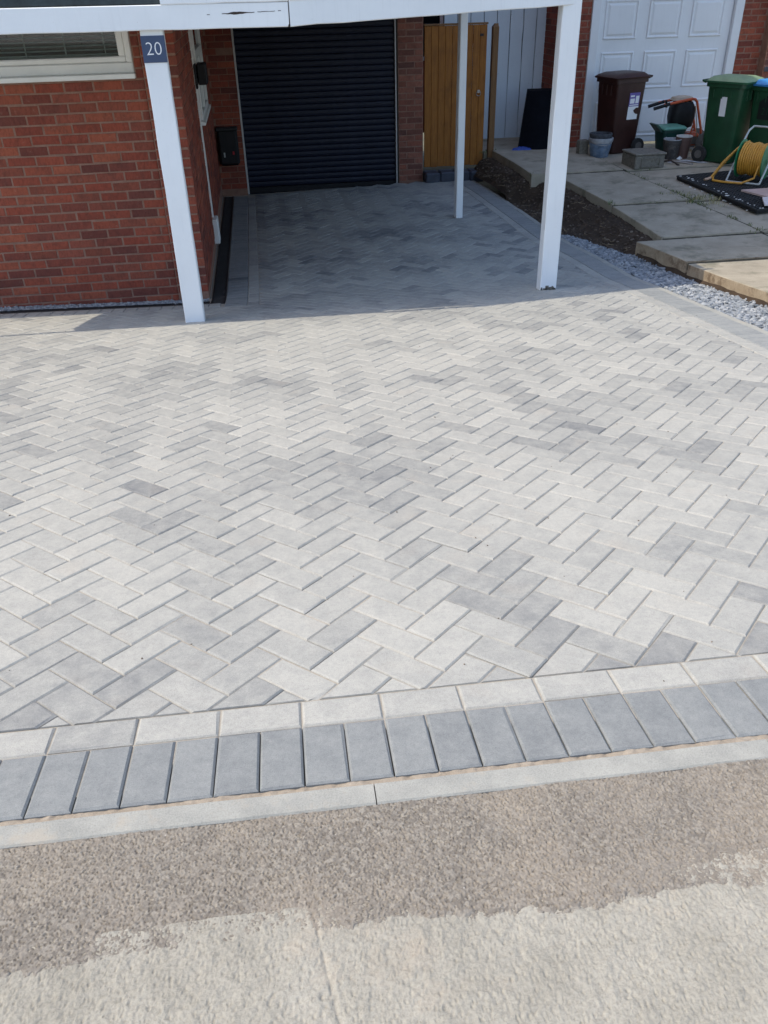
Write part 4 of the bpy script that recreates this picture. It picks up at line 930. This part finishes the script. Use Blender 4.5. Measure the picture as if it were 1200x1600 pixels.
for sy in (-.19, .16):
    mb = MB(); mb.lathe([(.0, 0), (.08, 0), (.125, .006), (.13, .02), (.125, .036), (0, .036)], (.20, sy, .13), 22, axis='Y'); w = mb.build('wheel', M['grey_tyre'], GM, True); mb = MB(); mb.lathe([(0, -.004), (.045, -.004), (.045, .04), (0, .04)], (.20, sy, .13), 12, axis='Y'); mb.build('hub', M['metal'], w, True)
mb = MB(); mb.tube([(.0, -.15, .58), (.06, -.15, .35), (.09, -.16, .1), (.05, -.2, .03), (-.02, -.22, .06), (.03, -.25, .01)], .006, 6); mb.build('cable', M['twig'], GM, True)
# rubber grid mat and boards
mat_c = [(3.66, 10.56), (4.02, 8.98), (5.1, 9.3), (4.75, 10.85)]
MT = empty('grid_mat', (4.3, 9.9, zs(9.9)), 0, 'black plastic grid mat lying on the slabs under the hose reel', 'mat')
mb = MB(); c = [np.array(p) - (4.3, 9.9) for p in mat_c]; zz = lambda p: zs(p[1] + 9.9) - zs(9.9)
mb.add([(*p, zz(p) + .008) for p in c] + [(*p, zz(p) + .035) for p in c], [(0, 1, 5, 4), (1, 2, 6, 5), (2, 3, 7, 6), (3, 0, 4, 7), (4, 5, 6, 7)]); mb.build('base', M['black_plastic'], MT)
mb = MB(); na, nb_ = 34, 24
for i in range(na + 1):
    a, b = c[0] + (c[1] - c[0]) * i / na, c[3] + (c[2] - c[3]) * i / na; w = (c[1] - c[0]) / na * .16; P_ = [a - w, a + w, b + w, b - w]
    mb.add([(*p, zz(p) + .036) for p in P_] + [(*p, zz(p) + .052 + random.gauss(0, .001)) for p in P_], [(4, 7, 6, 5), (0, 4, 5, 1), (1, 5, 6, 2), (2, 6, 7, 3), (3, 7, 4, 0)])
for i in range(nb_ + 1):
    a, b = c[0] + (c[3] - c[0]) * i / nb_, c[1] + (c[2] - c[1]) * i / nb_; w = (c[3] - c[0]) / nb_ * .14; P_ = [a - w, a + w, b + w, b - w]
    mb.add([(*p, zz(p) + .0365) for p in P_] + [(*p, zz(p) + .050) for p in P_], [(4, 7, 6, 5), (0, 4, 5, 1), (1, 5, 6, 2), (2, 6, 7, 3), (3, 7, 4, 0)])
tag(mb.build('grid_ribs', M['rubber'], MT), kind='stuff')
def sheet(name, pts, z, th, mat, label, cat):
    c_ = np.mean(pts, axis=0); mb = MB(); P_ = [np.array(p) - c_ for p in pts]; n = len(P_)
    mb.add([(*p, zs(p[1] + c_[1]) + z) for p in P_] + [(*p, zs(p[1] + c_[1]) + z + th) for p in P_], [tuple(range(n))[::-1], tuple(range(n, 2 * n))] + [(i, (i + 1) % n, (i + 1) % n + n, i + n) for i in range(n)])
    return tag(mb.build(name, M[mat], None, loc=(*c_, 0)), label, cat)
sheet('board', [(4.12, 9.72), (4.30, 9.38), (4.9, 9.45), (4.95, 9.85)], .055, .018, 'pink_board', 'thin pinkish board lying on the grid mat below the hose reel', 'board')
sheet('board', [(4.19, 9.30), (4.10, 9.01), (4.62, 9.02), (4.72, 9.42)], .076, .016, 'pale_board', 'pale pink white board lying nearest the camera on the grid mat', 'board')
mb = MB()
for k in range(40):
    t_, u_ = random.random(), random.uniform(-.02, .1); p = np.array(mat_c[0]) + (np.array(mat_c[1]) - mat_c[0]) * t_ + np.array([u_ - .02, 0]); s = random.uniform(.004, .014)
    mb.box(p[0] - s, p[0] + s, p[1] - s * .6, p[1] + s * .6, zs(p[1]) + (.052 if u_ > .02 else 0), zs(p[1]) + (.058 if u_ > .02 else .008))
tag(mb.build('litter', M['rim_white']), 'pale crumbs and flakes scattered along the edge of the grid mat', 'litter', kind='stuff')
# hose reel
HR = empty('hose_reel', (4.42, 10.24, zs(10.2) + .055), R(-40), 'green hose reel wound with yellow hose on a grey tube stand', 'hose reel')
for sx, nm in ((-.15, 'flange'), (.15, 'flange')):
    mb = MB(); mb.lathe([(.05, -.006), (.19, -.006), (.205, -.002), (.205, .004), (.19, .008), (.05, .008)], (sx, 0, .23), 36, axis='X', cap=False); mb.lathe([(0, -.008), (.055, -.008), (.055, .01), (0, .01)], (sx, 0, .23), 20, axis='X'); mb.build('flange', M['reel_green'], HR, True)
pts = []; turns = 11
for i in range(turns * 26):
    a = 2 * math.pi * i / 26; x = -.135 + .27 * i / (turns * 26); rr = .165 + .008 * math.sin(i * .05); pts.append((x, rr * math.sin(a), .23 + rr * math.cos(a)))
mb = MB(); mb.tube(pts, .0125, 7); pts2 = [(p[0] * .8 + .01, .75 * (p[1]) , .23 + (p[2] - .23) * .88) for p in pts[:200]]; mb.tube([(-.12, .05, .40), (-.2, -.02, .33), (-.30, -.12, .17), (-.36, -.22, .05), (-.33, -.30, .012), (-.2, -.33, .012), (.0, -.30, .012), (.10, -.2, .06), (.12, -.165, .2)], .0125, 8)
mb.tube([(-.10, .04, .41), (-.18, -.06, .35), (-.29, -.16, .2), (-.37, -.27, .03)], .0125, 8); mb.build('hose', M['hose'], HR, True)
mb = MB(); mb.tube([(-.37, -.27, .03), (-.395, -.30, .018), (-.42, -.33, .015)], .016, 8); mb.build('hose_connector', M['brass'], HR, True)
for sx in (-.19, .19):
    mb = MB(); mb.tube([(sx, -.26, .01), (sx, -.05, .22), (sx, .08, .38), (sx * .95, .2, .50), (sx * .8, .26, .54)], .011, 8); mb.tube([(sx, .24, .01), (sx, .0, .23)], .011, 8); mb.build('stand_leg', M['tube_grey'], HR, True)
mb = MB(); mb.tube([(-.152, .26, .54), (.152, .26, .54)], .011, 8); mb.build('cross_bar', M['tube_grey'], HR, True)
for y_ in (-.26, .24): mb = MB(); mb.tube([(-.19, y_, .012), (.19, y_, .012)], .011, 8); mb.build('cross_bar', M['tube_grey'], HR, True)
# black sack at the right edge
SK = MB(); rings = []
for k, (r_, z) in enumerate(((.10, 0), (.17, .03), (.20, .15), (.19, .30), (.15, .42), (.10, .50), (.03, .53))):
    rings.append([(r_ * (1 + .12 * math.sin(3 * a + k)) * math.cos(a), r_ * (1 + .1 * math.cos(4 * a + 2 * k)) * math.sin(a), z) for a in np.linspace(0, 2 * math.pi, 24, endpoint=False)])
SK.loft(rings); tag(SK.build('sack', M['sheet_black'], None, True, loc=(4.64, 9.62, zs(9.6) + .075)), 'black sack standing on the mat at the right edge of the picture', 'sack')
# black sheet leaning at the corner of the garage, blue bag at its foot
mb = MB(); P0 = [(0, 0, 0), (.56, .02, 0), (.50, .30, .74), (.13, .28, .74)]; rings = []
for k in range(9):
    t_ = k / 8; l = Vector(P0[0]).lerp(P0[3], t_); r_ = Vector(P0[1]).lerp(P0[2], t_); b = .03 * math.sin(t_ * 3)
    rings.append([(l.x, l.y, l.z), *[((l.lerp(r_, s)).x, (l.lerp(r_, s)).y - .13 * math.sin(math.pi * s) * (1.1 - .4 * t_) - random.uniform(0, .01), l.z) for s in (.15, .35, .5, .7, .88)], (r_.x, r_.y, r_.z), (r_.x + .02, r_.y + .25, r_.z), (l.x + .03, l.y + .25, l.z)])
mb.loft(rings); tag(mb.build('tarpaulin_bundle', M['sheet_black'], None, True, loc=(2.06, 12.70, -.762)), 'tall black tarpaulin bundle standing beside the neighbour garage wall', 'bundle')
mb = MB(); rings = []
for k, (r_, z) in enumerate(((.09, 0), (.12, .012), (.08, .045), (.02, .06))): rings.append([(r_ * 1.3 * (1 + .25 * math.sin(5 * a + k * 2)) * math.cos(a), r_ * .7 * (1 + .25 * math.cos(3 * a + k)) * math.sin(a), z + random.uniform(0, .01)) for a in np.linspace(0, 6.28, 18, endpoint=False)])
mb.loft(rings); tag(mb.build('plastic_bag', M['blue_bag'], None, loc=(2.09, 12.62, -.762)), 'crumpled blue plastic bag at the foot of the black tarpaulin bundle', 'bag')
